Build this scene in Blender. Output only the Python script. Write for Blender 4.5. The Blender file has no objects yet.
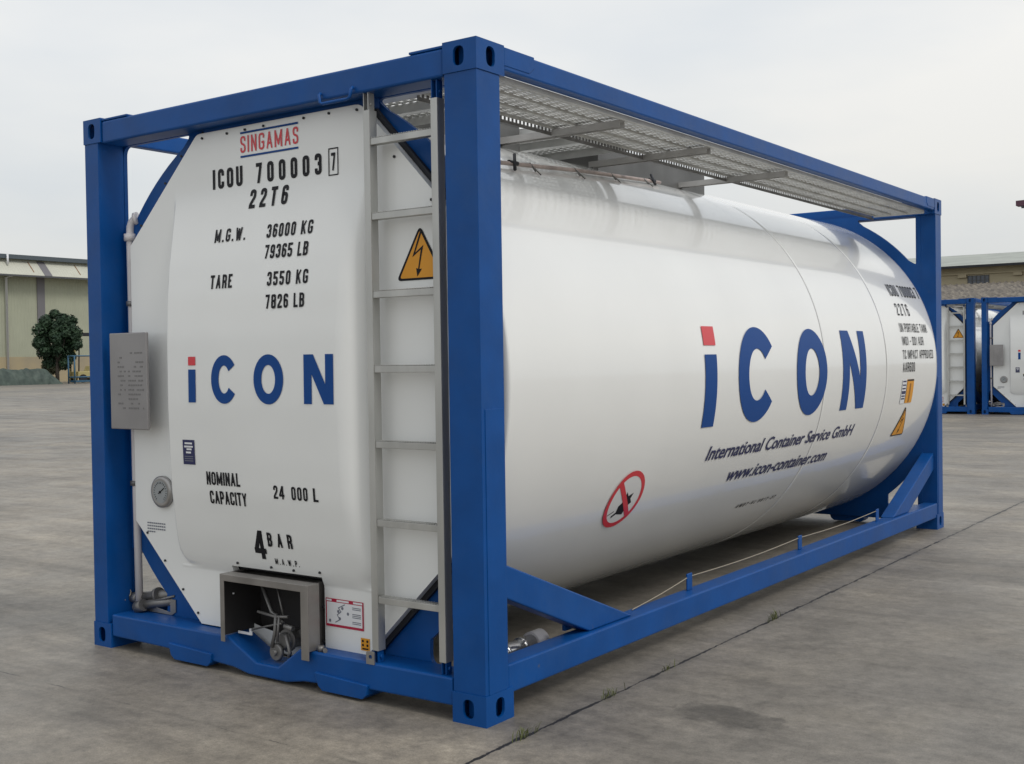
import bpy, bmesh, math, random
from mathutils import Vector, Matrix, noise
random.seed(7)
R = math.radians
sc = bpy.context.scene
col = sc.collection

# ------------------------------------------------------------------ camera
cam = bpy.data.cameras.new('camera'); co = bpy.data.objects.new('camera', cam); col.objects.link(co)
YAW, PITCH, ROLL = -0.62286, -0.01967, -0.01504
f = Vector((math.sin(YAW)*math.cos(PITCH), math.cos(YAW)*math.cos(PITCH), math.sin(PITCH)))
r0 = Vector((math.cos(YAW), -math.sin(YAW), 0)); u0 = r0.cross(f)
r = r0*math.cos(ROLL)+u0*math.sin(ROLL); u = -r0*math.sin(ROLL)+u0*math.cos(ROLL)
m = Matrix.Identity(4)
for i in range(3): m[i][0] = r[i]; m[i][1] = u[i]; m[i][2] = -f[i]
m.translation = Vector((2.646, -3.487, 1.388))
co.matrix_world = m
cam.sensor_width = 36; cam.lens = 1171.25*36/1024; cam.clip_start = .05; cam.clip_end = 5000
sc.camera = co

# ------------------------------------------------------------------ light
SUN_EL, SUN_AZ = R(48), R(98)      # azimuth measured clockwise from +y
w = bpy.data.worlds.new('World'); sc.world = w; w.use_nodes = True
nt = w.node_tree; N = nt.nodes; L = nt.links; N.clear()
out = N.new('ShaderNodeOutputWorld'); bg1 = N.new('ShaderNodeBackground'); bg2 = N.new('ShaderNodeBackground')
mx = N.new('ShaderNodeMixShader'); sky = N.new('ShaderNodeTexSky'); sky.sky_type = 'NISHITA'; sky.sun_disc = False
sky.sun_elevation = SUN_EL; sky.sun_rotation = SUN_AZ; sky.dust_density = 4; sky.air_density = 1.2
L.new(sky.outputs[0], bg1.inputs[0]); bg1.inputs[1].default_value = 0.10
tc = N.new('ShaderNodeTexCoord'); nz = N.new('ShaderNodeTexNoise'); mp = N.new('ShaderNodeMapping')
mp.inputs['Scale'].default_value = (1, 1, 3.2); L.new(tc.outputs['Generated'], mp.inputs[0]); L.new(mp.outputs[0], nz.inputs['Vector'])
nz.inputs['Scale'].default_value = 1.7; nz.inputs['Detail'].default_value = 5; nz.inputs['Roughness'].default_value = .5
cr = N.new('ShaderNodeValToRGB'); L.new(nz.outputs[0], cr.inputs[0])
cr.color_ramp.elements[0].position = .3; cr.color_ramp.elements[0].color = (.565, .615, .675, 1)
cr.color_ramp.elements[1].position = .68; cr.color_ramp.elements[1].color = (.80, .79, .77, 1)
# overcast veil: a little duller and warmer towards the horizon
sp = N.new('ShaderNodeSeparateXYZ'); L.new(tc.outputs['Generated'], sp.inputs[0])
hr = N.new('ShaderNodeValToRGB'); L.new(sp.outputs[2], hr.inputs[0])
hr.color_ramp.elements[0].position = 0.0; hr.color_ramp.elements[0].color = (.86, .86, .84, 1)
hr.color_ramp.elements[1].position = .25; hr.color_ramp.elements[1].color = (1.04, 1.04, 1.03, 1)
e = hr.color_ramp.elements.new(1.0); e.color = (1.05, 1.06, 1.08, 1)
mu = N.new('ShaderNodeMixRGB'); mu.blend_type = 'MULTIPLY'; mu.inputs[0].default_value = 1
L.new(cr.outputs[0], mu.inputs[1]); L.new(hr.outputs[0], mu.inputs[2]); L.new(mu.outputs[0], bg2.inputs[0])
bg2.inputs[1].default_value = 1.0
mx.inputs[0].default_value = .9
L.new(bg1.outputs[0], mx.inputs[1]); L.new(bg2.outputs[0], mx.inputs[2]); L.new(mx.outputs[0], out.inputs[0])
sun = bpy.data.lights.new('sun', 'SUN'); so = bpy.data.objects.new('sun', sun); col.objects.link(so)
sun.energy = 1.0; sun.angle = R(18); sun.color = (1, .965, .92)
d = Vector((math.sin(SUN_AZ)*math.cos(SUN_EL), math.cos(SUN_AZ)*math.cos(SUN_EL), math.sin(SUN_EL)))
so.rotation_euler = d.to_track_quat('Z', 'Y').to_euler()
vs = sc.view_settings; vs.view_transform = 'Standard'; vs.look = 'None'; vs.exposure = 0.23; vs.gamma = 1; vs.use_curve_mapping = False

# ------------------------------------------------------------------ materials
def mat(name, c, rough=.5, metal=0, coat=0, spec=.5, var=0, vscale=3, bump=0, bscale=40, c2=None, stretch=None, rvar=0):
    M = bpy.data.materials.new(name); M.use_nodes = True
    n = M.node_tree.nodes; l = M.node_tree.links; b = n['Principled BSDF']
    b.inputs['Base Color'].default_value = (*c, 1); b.inputs['Roughness'].default_value = rough
    b.inputs['Metallic'].default_value = metal; b.inputs['Coat Weight'].default_value = coat
    b.inputs['Coat Roughness'].default_value = .06; b.inputs['Specular IOR Level'].default_value = spec
    t = n.new('ShaderNodeTexCoord'); src = t.outputs['Object']
    if stretch:
        mm = n.new('ShaderNodeMapping'); mm.inputs['Scale'].default_value = stretch; l.new(src, mm.inputs[0]); src = mm.outputs[0]
    if var or c2:
        z = n.new('ShaderNodeTexNoise'); z.inputs['Scale'].default_value = vscale; z.inputs['Detail'].default_value = 6; l.new(src, z.inputs['Vector'])
        rmp = n.new('ShaderNodeValToRGB'); l.new(z.outputs[0], rmp.inputs[0])
        cc = c2 or tuple(x*(1-var) for x in c); c1 = c if c2 else tuple(min(1, x*(1+var*.6)) for x in c)
        rmp.color_ramp.elements[0].position = .34; rmp.color_ramp.elements[1].position = .66
        rmp.color_ramp.elements[0].color = (*cc, 1); rmp.color_ramp.elements[1].color = (*c1, 1)
        l.new(rmp.outputs[0], b.inputs['Base Color'])
        if rvar:
            mr = n.new('ShaderNodeMapRange'); mr.inputs['To Min'].default_value = rough-rvar; mr.inputs['To Max'].default_value = rough+rvar
            l.new(z.outputs[0], mr.inputs[0]); l.new(mr.outputs[0], b.inputs['Roughness'])
    if bump:
        z2 = n.new('ShaderNodeTexNoise'); z2.inputs['Scale'].default_value = bscale; z2.inputs['Detail'].default_value = 3; l.new(src, z2.inputs['Vector'])
        bp = n.new('ShaderNodeBump'); bp.inputs['Strength'].default_value = bump; bp.inputs['Distance'].default_value = .01
        l.new(z2.outputs[0], bp.inputs['Height']); l.new(bp.outputs[0], b.inputs['Normal'])
    return M
BLUE = mat('blue_paint', (.002, .066, .262), .40, spec=.25, var=.12, vscale=5, bump=.12, bscale=14, rvar=.08)
def wear(M, c, scale, lo, hi):
    n = M.node_tree.nodes; l = M.node_tree.links; b = n['Principled BSDF']; src = b.inputs['Base Color'].links[0].from_socket
    g = n.new('ShaderNodeNewGeometry'); z = n.new('ShaderNodeTexNoise'); z.inputs['Scale'].default_value = scale; z.inputs['Detail'].default_value = 9; z.inputs['Roughness'].default_value = .72
    l.new(g.outputs['Position'], z.inputs['Vector']); q = n.new('ShaderNodeMapRange'); q.inputs['From Min'].default_value = lo; q.inputs['From Max'].default_value = hi; l.new(z.outputs[0], q.inputs[0])
    m_ = n.new('ShaderNodeMixRGB'); l.new(q.outputs[0], m_.inputs[0]); l.new(src, m_.inputs[1]); m_.inputs[2].default_value = (*c, 1); l.new(m_.outputs[0], b.inputs['Base Color'])
wear(BLUE, (.10, .10, .09), 9, .665, .74)
wear(BLUE, (.016, .075, .24), 1.7, .50, .80)
WHITE = mat('white_gelcoat', (.78, .79, .775), .30, coat=.6, var=.03, vscale=1.5, bump=.03, bscale=2.5)
CLAD = mat('white_cladding', (.80, .805, .785), .24, coat=.8, var=.03, vscale=1.2, bump=.07, bscale=2.2)
ALU = mat('aluminium', (.48, .48, .46), .42, metal=.75, var=.15, vscale=9, stretch=(1, 1, .2))
STEEL = mat('stainless_steel', (.36, .35, .34), .38, metal=.8, var=.18, vscale=7, bump=.05, bscale=60)
DSTEEL = mat('dull_steel', (.22, .215, .21), .5, metal=.7, var=.25, vscale=8)
GRATE = mat('galvanised_grating', (.56, .56, .54), .6, metal=0, var=.15, vscale=8)
DARK = mat('dark_rubber', (.012, .013, .018), .6)
BLACK = mat('black_vinyl', (.006, .006, .009), .5, spec=.25)
LBLUE = mat('blue_vinyl', (.003, .055, .235), .45, spec=.2)
NAVY = mat('navy_vinyl', (.012, .016, .085), .4)
RED = mat('red_vinyl', (.62, .02, .035), .4, coat=.3)
DRED = mat('crimson_vinyl', (.42, .012, .05), .45)
YEL = mat('yellow_vinyl', (.70, .30, .01), .4)
LABEL = mat('white_vinyl', (.72, .73, .75), .4)
GREYINK = mat('grey_ink', (.16, .17, .21), .5)
TUBE = mat('white_pvc', (.70, .67, .67), .35)
CABLE = mat('steel_cable', (.34, .30, .23), .5, metal=.3)
ARM = mat('arm_steel', (.42, .41, .395), .55, metal=.15, var=.15, vscale=6)
BRASS = mat('yellow_brass', (.45, .33, .08), .4, metal=.6)

# ------------------------------------------------------------------ helpers
def tag(o, label=None, cat=None, group=None, kind=None):
    for k, v in (('label', label), ('category', cat), ('group', group), ('kind', kind)):
        if v: o[k] = v
    return o
def empty(name, loc=(0, 0, 0)):
    o = bpy.data.objects.new(name, None); o.location = loc; o.empty_display_size = .3; col.objects.link(o); return o
def mesh_obj(name, bm, ma, parent=None, smooth=False, bevel=0, seg=2, solid=0):
    me = bpy.data.meshes.new(name); bmesh.ops.recalc_face_normals(bm, faces=bm.faces) if solid == 0 else None
    bm.to_mesh(me); bm.free()
    for x in (ma if isinstance(ma, (list, tuple)) else [ma]): me.materials.append(x)
    if smooth:
        for p in me.polygons: p.use_smooth = True
    o = bpy.data.objects.new(name, me); col.objects.link(o); o.parent = parent
    if bevel:
        b = o.modifiers.new('b', 'BEVEL'); b.width = bevel; b.segments = seg; b.limit_method = 'ANGLE'; b.angle_limit = R(35)
    return o
def box(bm, a, b, mi=0):
    x0, y0, z0 = a; x1, y1, z1 = b
    v = [bm.verts.new(p) for p in ((x0,y0,z0),(x1,y0,z0),(x1,y1,z0),(x0,y1,z0),(x0,y0,z1),(x1,y0,z1),(x1,y1,z1),(x0,y1,z1))]
    for q in ((0,3,2,1),(4,5,6,7),(0,1,5,4),(1,2,6,5),(2,3,7,6),(3,0,4,7)):
        bm.faces.new([v[i] for i in q]).material_index = mi
def prism(bm, pts, axis, a, b):
    """extrude a 2-D outline; axis 'y': pts are (x,z), axis 'x': pts are (y,z), axis 'z': (x,y)"""
    P = {'y': lambda p, t: (p[0], t, p[1]), 'x': lambda p, t: (t, p[0], p[1]), 'z': lambda p, t: (p[0], p[1], t)}[axis]
    A = [bm.verts.new(P(p, a)) for p in pts]; B = [bm.verts.new(P(p, b)) for p in pts]; n = len(pts)
    bm.faces.new(A); bm.faces.new(B[::-1])
    for i in range(n): bm.faces.new((A[i], B[i], B[(i+1) % n], A[(i+1) % n]))
def tube(bm, pts, rad, seg=10, cap=True, mi=0):
    pts = [Vector(p) for p in pts]; rings = []
    rads = rad if isinstance(rad, (list, tuple)) else [rad]*len(pts)
    up = None
    for i, p in enumerate(pts):
        t = (pts[min(i+1, len(pts)-1)]-pts[max(i-1, 0)]).normalized()
        if up is None: up = t.orthogonal().normalized()
        s = t.cross(up).normalized(); up = s.cross(t).normalized()
        rings.append([bm.verts.new(p+(up*math.cos(2*math.pi*k/seg)+s*math.sin(2*math.pi*k/seg))*rads[i]) for k in range(seg)])
    for a, b in zip(rings, rings[1:]):
        for k in range(seg):
            fc = bm.faces.new((a[k], a[(k+1) % seg], b[(k+1) % seg], b[k])); fc.smooth = True; fc.material_index = mi
    if cap:
        bm.faces.new(rings[0][::-1]).material_index = mi; bm.faces.new(rings[-1]).material_index = mi
def roundpoly(pts, closed=True, n=6):
    """pts: (x,y) or (x,y,r) -> list with rounded corners"""
    out = []; m = len(pts)
    for i, p in enumerate(pts):
        if len(p) < 3 or p[2] == 0 or (not closed and i in (0, m-1)): out.append((p[0], p[1])); continue
        a = Vector(pts[(i-1) % m][:2]); c = Vector(pts[(i+1) % m][:2]); b = Vector(p[:2])
        da = a-b; dc = c-b; rr = min(p[2], da.length*.5, dc.length*.5)
        A = b+da.normalized()*rr; C_ = b+dc.normalized()*rr
        for k in range(n+1):
            t = k/n
            q = (A*(1-t)+b*t)*(1-t)+(b*(1-t)+C_*t)*t
            # blend with true circle-ish bulge
            out.append((q.x, q.y))
    return out
def plate(bm, outer, holes, P, depth):
    """flat sheet with holes, thickened along P's third coordinate from 0 to depth"""
    edges = []; loops = []
    for lp in [outer]+holes:
        vs_ = [bm.verts.new(P(x, y, 0)) for x, y in lp]; loops.append(vs_)
        for i in range(len(vs_)): edges.append(bm.edges.new((vs_[i], vs_[(i+1) % len(vs_)])))
    g = bmesh.ops.triangle_fill(bm, use_beauty=True, use_dissolve=False, edges=edges)
    fs = [x for x in g['geom'] if isinstance(x, bmesh.types.BMFace)]
    if depth:
        mp_ = {}
        for li, lp in enumerate([outer]+holes):
            for v, (x, y) in zip(loops[li], lp): mp_[v] = bm.verts.new(P(x, y, depth))
        for fc in fs: bm.faces.new([mp_[v] for v in fc.verts][::-1])
        for vs_ in loops:
            for i in range(len(vs_)):
                a, b = vs_[i], vs_[(i+1) % len(vs_)]; bm.faces.new((a, b, mp_[b], mp_[a]))

# ---- stroke lettering
r_ = 1
GL = {
'A': (.52, [[(0,0),(.5,1),(1,0)], [(.22,.3),(.78,.3)]]),
'B': (.48, [[(0,0),(0,1)], [(0,1),(1,1,r_),(1,.53,r_),(0,.53)], [(0,.53),(1,.53,r_),(1,0,r_),(0,0)]]),
'C': (.46, [[(1,.68),(1,1,r_),(0,1,r_),(0,0,r_),(1,0,r_),(1,.32)]]),
'D': (.48, [[(0,0),(0,1)], [(0,1),(1,1,r_),(1,0,r_),(0,0)]]),
'E': (.42, [[(1,1),(0,1),(0,0),(1,0)], [(0,.52),(.85,.52)]]),
'G': (.50, [[(1,.72),(1,1,r_),(0,1,r_),(0,0,r_),(1,0,r_),(1,.44),(.52,.44)]]),
'I': (.0, [[(0,0),(0,1)]]),
'K': (.5, [[(0,0),(0,1)], [(1,1),(0,.38)], [(.35,.6),(1,0)]]),
'L': (.42, [[(0,1),(0,0),(1,0)]]),
'M': (.66, [[(0,0),(0,1)], [(0,1),(.5,.15),(1,1)], [(1,1),(1,0)]]),
'N': (.48, [[(0,0),(0,1)], [(0,1),(1,0)], [(1,0),(1,1)]]),
'O': (.48, 'o'), '0': (.46, 'o'),
'P': (.46, [[(0,0),(0,1)], [(0,1),(1,1,r_),(1,.45,r_),(0,.45)]]),
'R': (.48, [[(0,0),(0,1)], [(0,1),(1,1,r_),(1,.48,r_),(0,.48)], [(.6,.48),(1,.36,.5),(1,0)]]),
'S': (.46, [[(1,.72),(1,1,r_),(0,1,r_),(0,.56,r_),(1,.46,r_),(1,0,r_),(0,0,r_),(0,.28)]]),
'T': (.46, [[(0,1),(1,1)], [(.5,1),(.5,0)]]),
'U': (.48, [[(0,1),(0,0,r_),(1,0,r_),(1,1)]]),
'V': (.5, [[(0,1),(.5,0),(1,1)]]),
'W': (.72, [[(0,1),(.25,0),(.5,.9),(.75,0),(1,1)]]),
'Y': (.5, [[(0,1),(.5,.45),(1,1)], [(.5,.45),(.5,0)]]),
'X': (.5, [[(0,0),(1,1)], [(0,1),(1,0)]]),
'1': (.25, [[(0,.78),(1,1),(1,0)]]),
'2': (.46, [[(0,.7),(0,1,r_),(1,1,r_),(1,.62,.5),(0,.12,.4),(0,0),(1,0)]]),
'3': (.46, [[(0,.74),(0,1,r_),(1,1,r_),(1,.53,r_),(.4,.53)], [(.4,.53),(1,.53,r_),(1,0,r_),(0,0,r_),(0,.26)]]),
'4': (.56, [[(.74,0),(.74,1)], [(.62,1),(.04,.32)], [(0,.24),(1,.24)]]),
'5': (.46, [[(1,1),(0,1),(0,.56),(1,.56,r_),(1,0,r_),(0,0,r_),(0,.24)]]),
'6': (.46, [[(1,.76),(1,1,r_),(0,1,r_),(0,0,r_),(1,0,r_),(1,.56,r_),(0,.56)]]),
'7': (.44, [[(0,1),(1,1),(.35,0)]]),
'8': (.48, [[(.5,1),(0,1,r_),(0,.53,r_),(.5,.53)], [(.5,1),(1,1,r_),(1,.53,r_),(.5,.53)], [(.5,.53),(0,.53,r_),(0,0,r_),(.5,0)], [(.5,.53),(1,.53,r_),(1,0,r_),(.5,0)]]),
'9': (.46, [[(0,.24),(0,0,r_),(1,0,r_),(1,1,r_),(0,1,r_),(0,.44,r_),(1,.44)]]),
'-': (.28, [[(0,.45),(1,.45)]]), '.': (.0, 'dot'), '/': (.35, [[(0,0),(1,1)]]), ' ': (.3, []),
}
def ribbon(path, t, closed=False, ext=True):
    P = [Vector(p) for p in path]
    Q = [P[0]]
    for p in P[1:]:
        if (p-Q[-1]).length > 1e-4: Q.append(p)
    P = Q
    if closed and (P[0]-P[-1]).length < 1e-4: P = P[:-1]
    n = len(P)
    if not closed and ext:
        e0, e1 = ext if isinstance(ext, tuple) else (1, 1)
        P[0] = P[0]-(P[1]-P[0]).normalized()*t*.5*e0; P[-1] = P[-1]+(P[-1]-P[-2]).normalized()*t*.5*e1
    Lf, Rt = [], []
    for i in range(n):
        a = P[(i-1) % n] if closed or i > 0 else None; c = P[(i+1) % n] if closed or i < n-1 else None
        d1 = (P[i]-a).normalized() if a is not None else None; d2 = (c-P[i]).normalized() if c is not None else None
        d1 = d1 or d2; d2 = d2 or d1
        n1 = Vector((-d1.y, d1.x)); n2 = Vector((-d2.y, d2.x)); s = n1+n2
        if s.length < 1e-3: s = n1.copy()
        s.normalize(); k = min(1/max(s.dot(n1), .3), 1.9)
        Lf.append(P[i]+s*t*.5*k); Rt.append(P[i]-s*t*.5*k)
    qs = []
    for i in range(n if closed else n-1):
        j = (i+1) % n; qs.append((Lf[i], Lf[j], Rt[j], Rt[i]))
    return qs
def stroke_text(bm, s, x0, x1, z0, z1, mapf, thick=.17, gap=.2, sub=0, mi=0, shear=0):
    """condensed lettering that fills the box x0..x1, z0..z1; mapf(u, v, lift) -> 3-D"""
    t = thick; ws = []; W = 0
    for ch in s:
        wd = GL[ch][0]; wd = (wd if wd > .05 else t) if ch != ' ' else wd
        ws.append(wd); W += wd+(gap if ch != ' ' else .1)
    W -= gap; h = z1-z0
    ng = sum(1 for c in s if c != ' ')-1; sw = sum(ws)+.1*s.count(' ')
    if ng > 0:
        gap = max(.07, ((x1-x0)/(h*.98)-sw)/ng)
        if gap > .55: gap = .55
        W = sw+gap*ng
    sx = (x1-x0)/W; cx = 0
    for ch, wd in zip(s, ws):
        g = GL[ch][1]; items = []
        if g == 'dot': items = [[(Vector((0, t)), Vector((t, t)), Vector((t, 0)), Vector((0, 0)))]]
        elif g == 'o':
            iw = wd-t
            pts = roundpoly([(t/2, t/2, iw*.55), (t/2+iw, t/2, iw*.55), (t/2+iw, 1-t/2, iw*.55), (t/2, 1-t/2, iw*.55)], True, 5)
            items = [ribbon(pts, t, True)]
        else:
            for path in g:
                iw = max(wd-t, 0); pp = []
                for p in path:
                    q = (t/2+p[0]*iw, t/2+p[1]*(1-t))
                    if len(p) > 2: q = (*q, p[2]*min(iw*.55, .2))
                    pp.append(q)
                rp = roundpoly(pp, False, 5)
                def touch(p, q):
                    dy_ = abs(p[1]-q[1]); dx_ = abs(p[0]-q[0])
                    return 1 if (p[1] in (0, 1) if dy_ > dx_ else p[0] in (0, 1)) else 0
                e0, e1 = touch(path[0], path[1]), touch(path[-1], path[-2])
                runs = [[rp[0]]]                                  # split at sharp turns
                for a_, b_, c2_ in zip(rp, rp[1:], rp[2:]):
                    runs[-1].append(b_); d1 = Vector(b_)-Vector(a_); d2 = Vector(c2_)-Vector(b_)
                    if d1.length > 1e-5 and d2.length > 1e-5 and d1.normalized().dot(d2.normalized()) < -.25: runs.append([b_])
                runs[-1].append(rp[-1])
                for k_, q_ in enumerate(runs):
                    items.append(ribbon(q_, t, ext=(e0 if k_ == 0 else .9, e1 if k_ == len(runs)-1 else .9)))
        for k, qs in enumerate(items):
            for q in qs:
                vv = []
                for p in q:
                    y = min(max(p.y, 0), 1)
                    xx = x0+(cx+min(max(p.x, 0), wd))*sx + shear*(y*h)
                    vv.append(bm.verts.new(mapf(xx, z0+y*h, k*.00025)))
                try: bm.faces.new(vv).material_index = mi
                except ValueError: pass
        cx += wd+(gap if ch != ' ' else .1)
def poly_decal(bm, outline, mapf, lift=0, mi=0, step=.03, holes=()):
    tb = bmesh.new(); plate(tb, outline, list(holes), lambda x, y, z: (x, y, 0), 0)
    ys = [v.co.y for v in tb.verts]; y = min(ys)+step
    while y < max(ys):
        bmesh.ops.bisect_plane(tb, geom=tb.verts[:]+tb.edges[:]+tb.faces[:], plane_co=(0, y, 0), plane_no=(0, 1, 0)); y += step
    mp_ = {v: bm.verts.new(mapf(v.co.x, v.co.y, lift)) for v in tb.verts}
    for fc in tb.faces: bm.faces.new([mp_[v] for v in fc.verts]).material_index = mi
    tb.free()
def curve_text(bm, s, x0, x1, z0, mapf, height=None, shear=0, bold=.0, mi=0, lift=0):
    cu = bpy.data.curves.new('t', 'FONT'); cu.body = s; cu.shear = shear; cu.offset = bold; cu.resolution_u = 3
    ob = bpy.data.objects.new('t', cu); col.objects.link(ob)
    dg = bpy.context.evaluated_depsgraph_get(); me = ob.evaluated_get(dg).to_mesh()
    xs = [v.co.x for v in me.vertices]; sx = (x1-x0)/(max(xs)-min(xs)); ax = min(xs); sz = height or sx
    vv = [bm.verts.new(mapf(x0+(v.co.x-ax)*sx, z0+v.co.y*sz, lift)) for v in me.vertices]
    for p in me.polygons:
        try: bm.faces.new([vv[i] for i in p.vertices]).material_index = mi
        except ValueError: pass
    ob.evaluated_get(dg).to_mesh_clear(); bpy.data.objects.remove(ob); bpy.data.curves.remove(cu)
def circle(cx, cy, rx, ry=None, n=40, a0=0, a1=360):
    ry = ry or rx; full = abs(a1-a0) >= 360
    return [(cx+rx*math.cos(R(a0+(a1-a0)*k/(n if full else n-1))), cy+ry*math.sin(R(a0+(a1-a0)*k/(n if full else n-1)))) for k in range(n)]
def big_letters(lx, z0, z1, mapf, stroke, parent):
    """the large i C O N, one mesh per letter"""
    h = z1-z0
    (a, b), (c0, c1), (o0, o1), (n0, n1) = lx
    def letter(outline, m_=None, **k):
        bm = bmesh.new(); poly_decal(bm, outline, mapf, 0, 0, **k); return mesh_obj('logo_letter', bm, m_ or LBLUE, parent)
    letter([(a, z0), (b, z0), (b, z0+h*.72), (a, z0+h*.72)])
    bm = bmesh.new(); poly_decal(bm, [(a, z0+h*.81), (b, z0+h*.81), (b, z1), (a, z1)], mapf, 0, 0); mesh_obj('logo_dot', bm, RED, parent)
    def ell(x0, x1, amin, amax, n=44):
        cx = (x0+x1)/2; cy = (z0+z1)/2; rx = (x1-x0)/2; ry = h/2+.004
        return circle(cx, cy, rx, ry, n, amin, amax), circle(cx, cy, rx-stroke, ry-stroke*.92, n, amin, amax)
    w_ = (c1-c0)*1.06
    o, i = ell(c0, c0+w_, 36, 324); letter(o+i[::-1])
    o, i = ell(o0, o1, 0, 360); letter(o, holes=[i])
    s = stroke*.93; x0, x1 = n0, n1; dg = stroke*1.12
    letter([(x0, z0), (x0+s, z0), (x0+s, z0+h*.60), (x1-dg, z0), (x1, z0), (x1, z1), (x1-s, z1), (x1-s, z0+h*.40), (x0+dg, z1), (x0, z1)])

# ------------------------------------------------------------------ ground
def ground():
    bm = bmesh.new(); S = 1500
    v = [bm.verts.new(p) for p in ((-S, -S, 0), (S, -S, 0), (S, S, 0), (-S, S, 0))]; bm.faces.new(v)
    M = bpy.data.materials.new('concrete'); M.use_nodes = True; n = M.node_tree.nodes; l = M.node_tree.links; b = n['Principled BSDF']
    tc = n.new('ShaderNodeTexCoord'); P = tc.outputs['Object']
    def noi(scale, detail=6, rough=.6, src=P, dist=0):
        z = n.new('ShaderNodeTexNoise'); z.inputs['Scale'].default_value = scale; z.inputs['Detail'].default_value = detail
        z.inputs['Roughness'].default_value = rough; z.inputs['Distortion'].default_value = dist; l.new(src, z.inputs['Vector']); return z.outputs[0]
    def ramp(src, stops):
        q = n.new('ShaderNodeValToRGB'); l.new(src, q.inputs[0]); el = q.color_ramp.elements
        while len(el) < len(stops): el.new(.5)
        for e_, (p, c) in zip(el, stops):
            e_.position = p; e_.color = (*(c if isinstance(c, tuple) else (c, c, c)), 1)
        return q.outputs[0]
    def mul(a, b_, fac=1, mode='MULTIPLY'):
        q = n.new('ShaderNodeMixRGB'); q.blend_type = mode
        if isinstance(fac, (int, float)): q.inputs[0].default_value = fac
        else: l.new(fac, q.inputs[0])
        for k, s in ((1, a), (2, b_)):
            if isinstance(s, tuple): q.inputs[k].default_value = (*s, 1)
            else: l.new(s, q.inputs[k])
        return q.outputs[0]
    def mth(op, a, b_=None, c=None):
        q = n.new('ShaderNodeMath'); q.operation = op
        for k, s in enumerate((a, b_, c)):
            if s is None: continue
            if isinstance(s, (int, float)): q.inputs[k].default_value = s
            else: l.new(s, q.inputs[k])
        return q.outputs[0]
    mp = n.new('ShaderNodeMapping'); mp.inputs['Rotation'].default_value = (0, 0, R(28)); mp.inputs['Scale'].default_value = (.35, 1.7, 1); l.new(P, mp.inputs[0])
    base = ramp(noi(.9, 8, .62), [(.30, (.166, .150, .128)), (.46, (.212, .192, .164)), (.56, (.234, .210, .176)), (.72, (.305, .270, .218))])
    streak = ramp(noi(1.1, 7, .65, mp.outputs[0], .5), [(.33, .60), (.47, .93), (.55, 1.0), (.72, 1.25)])
    c = mul(base, streak, .85)
    c = mul(c, ramp(noi(.13, 4, .5), [(.38, (.84, .85, .86)), (.62, (1.14, 1.11, 1.05))]), 1)
    c = mul(c, ramp(noi(14, 6, .7), [(.32, .74), (.5, 1.0), (.68, 1.22)]), .9)
    c = mul(c, ramp(noi(160, 3, .7), [(.3, .70), (.7, 1.28)]), .8)
    c = mul(c, ramp(noi(45, 6, .8), [(.36, .78), (.5, 1.0), (.66, 1.16)]), .8)
    c = mul(c, ramp(noi(3.3, 7, .7, P, .8), [(.36, .84), (.48, 1.0), (.62, 1.10)]), .9)
    # dark spots
    vo = n.new('ShaderNodeTexVoronoi'); vo.inputs['Scale'].default_value = 2.3; l.new(P, vo.inputs['Vector'])
    c = mul(c, ramp(vo.outputs['Distance'], [(.012, .4), (.035, 1.0)]), ramp(noi(1.7, 2), [(.5, 0.0), (.58, 1.0)]))
    sx = n.new('ShaderNodeSeparateXYZ'); l.new(P, sx.inputs[0]); X, Y = sx.outputs[0], sx.outputs[1]
    # damp stain beside the container
    nn = noi(7, 4, .6)
    dx = mth('DIVIDE', mth('SUBTRACT', X, .665), .27); dy = mth('DIVIDE', mth('SUBTRACT', Y, .635), .13)
    rr = mth('ADD', mth('ADD', mth('MULTIPLY', dx, dx), mth('MULTIPLY', dy, dy)), mth('MULTIPLY', mth('SUBTRACT', nn, .5), 2.2))
    c = mul(c, ramp(rr, [(.1, .52), (.65, .70), (1.05, 1.0)]), 1)
    # slab joints: long ones run beside the container, cross ones are filled and faint
    wob = mth('MULTIPLY', mth('SUBTRACT', noi(3.2, 8, .8), .5), .05)
    wid = noi(9, 4, .6)
    def joint(axis, off, period):
        a = mth('ADD', mth('SUBTRACT', axis, off-period*200), wob)
        m_ = mth('MODULO', a, period); return mth('MINIMUM', m_, mth('SUBTRACT', period, m_))
    j1 = joint(X, .172, 40.0)
    k1 = mth('LESS_THAN', j1, mth('MULTIPLY', mth('POWER', wid, 2.6), .042))
    halo = ramp(j1, [(0.0, .78), (.05, 1.0)])
    mp2 = n.new('ShaderNodeMapping'); mp2.inputs['Rotation'].default_value = (0, 0, R(-62)); mp2.inputs['Scale'].default_value = (.25, 9, 1); l.new(P, mp2.inputs[0])
    c = mul(c, ramp(noi(1.0, 8, .7, mp2.outputs[0], .3), [(.36, .88), (.5, 1.0), (.64, 1.1)]), .8)
    c = mul(c, halo, .8)
    c = mul(c, (.022, .020, .017), k1, 'MIX')
    j2 = joint(Y, -.545, 46)
    k2 = mth('LESS_THAN', j2, mth('MULTIPLY', ramp(noi(5, 3), [(.55, 0.0), (.75, 1.0)]), .005))
    c = mul(c, ramp(j2, [(0.0, .88), (.02, 1.12), (.06, 1.0)]), .8)
    c = mul(c, (.05, .045, .04), k2, 'MIX')
    l.new(c, b.inputs['Base Color'])
    rg = ramp(noi(1.3, 5), [(.3, .40), (.7, .62)]); l.new(rg, b.inputs['Roughness']); b.inputs['Specular IOR Level'].default_value = .5
    hsum = mth('SUBTRACT', mth('MULTIPLY', noi(60, 6, .7), .35), mth('MULTIPLY', k1, 1.0))
    bp = n.new('ShaderNodeBump'); bp.inputs['Strength'].default_value = .35; bp.inputs['Distance'].default_value = .006
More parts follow.
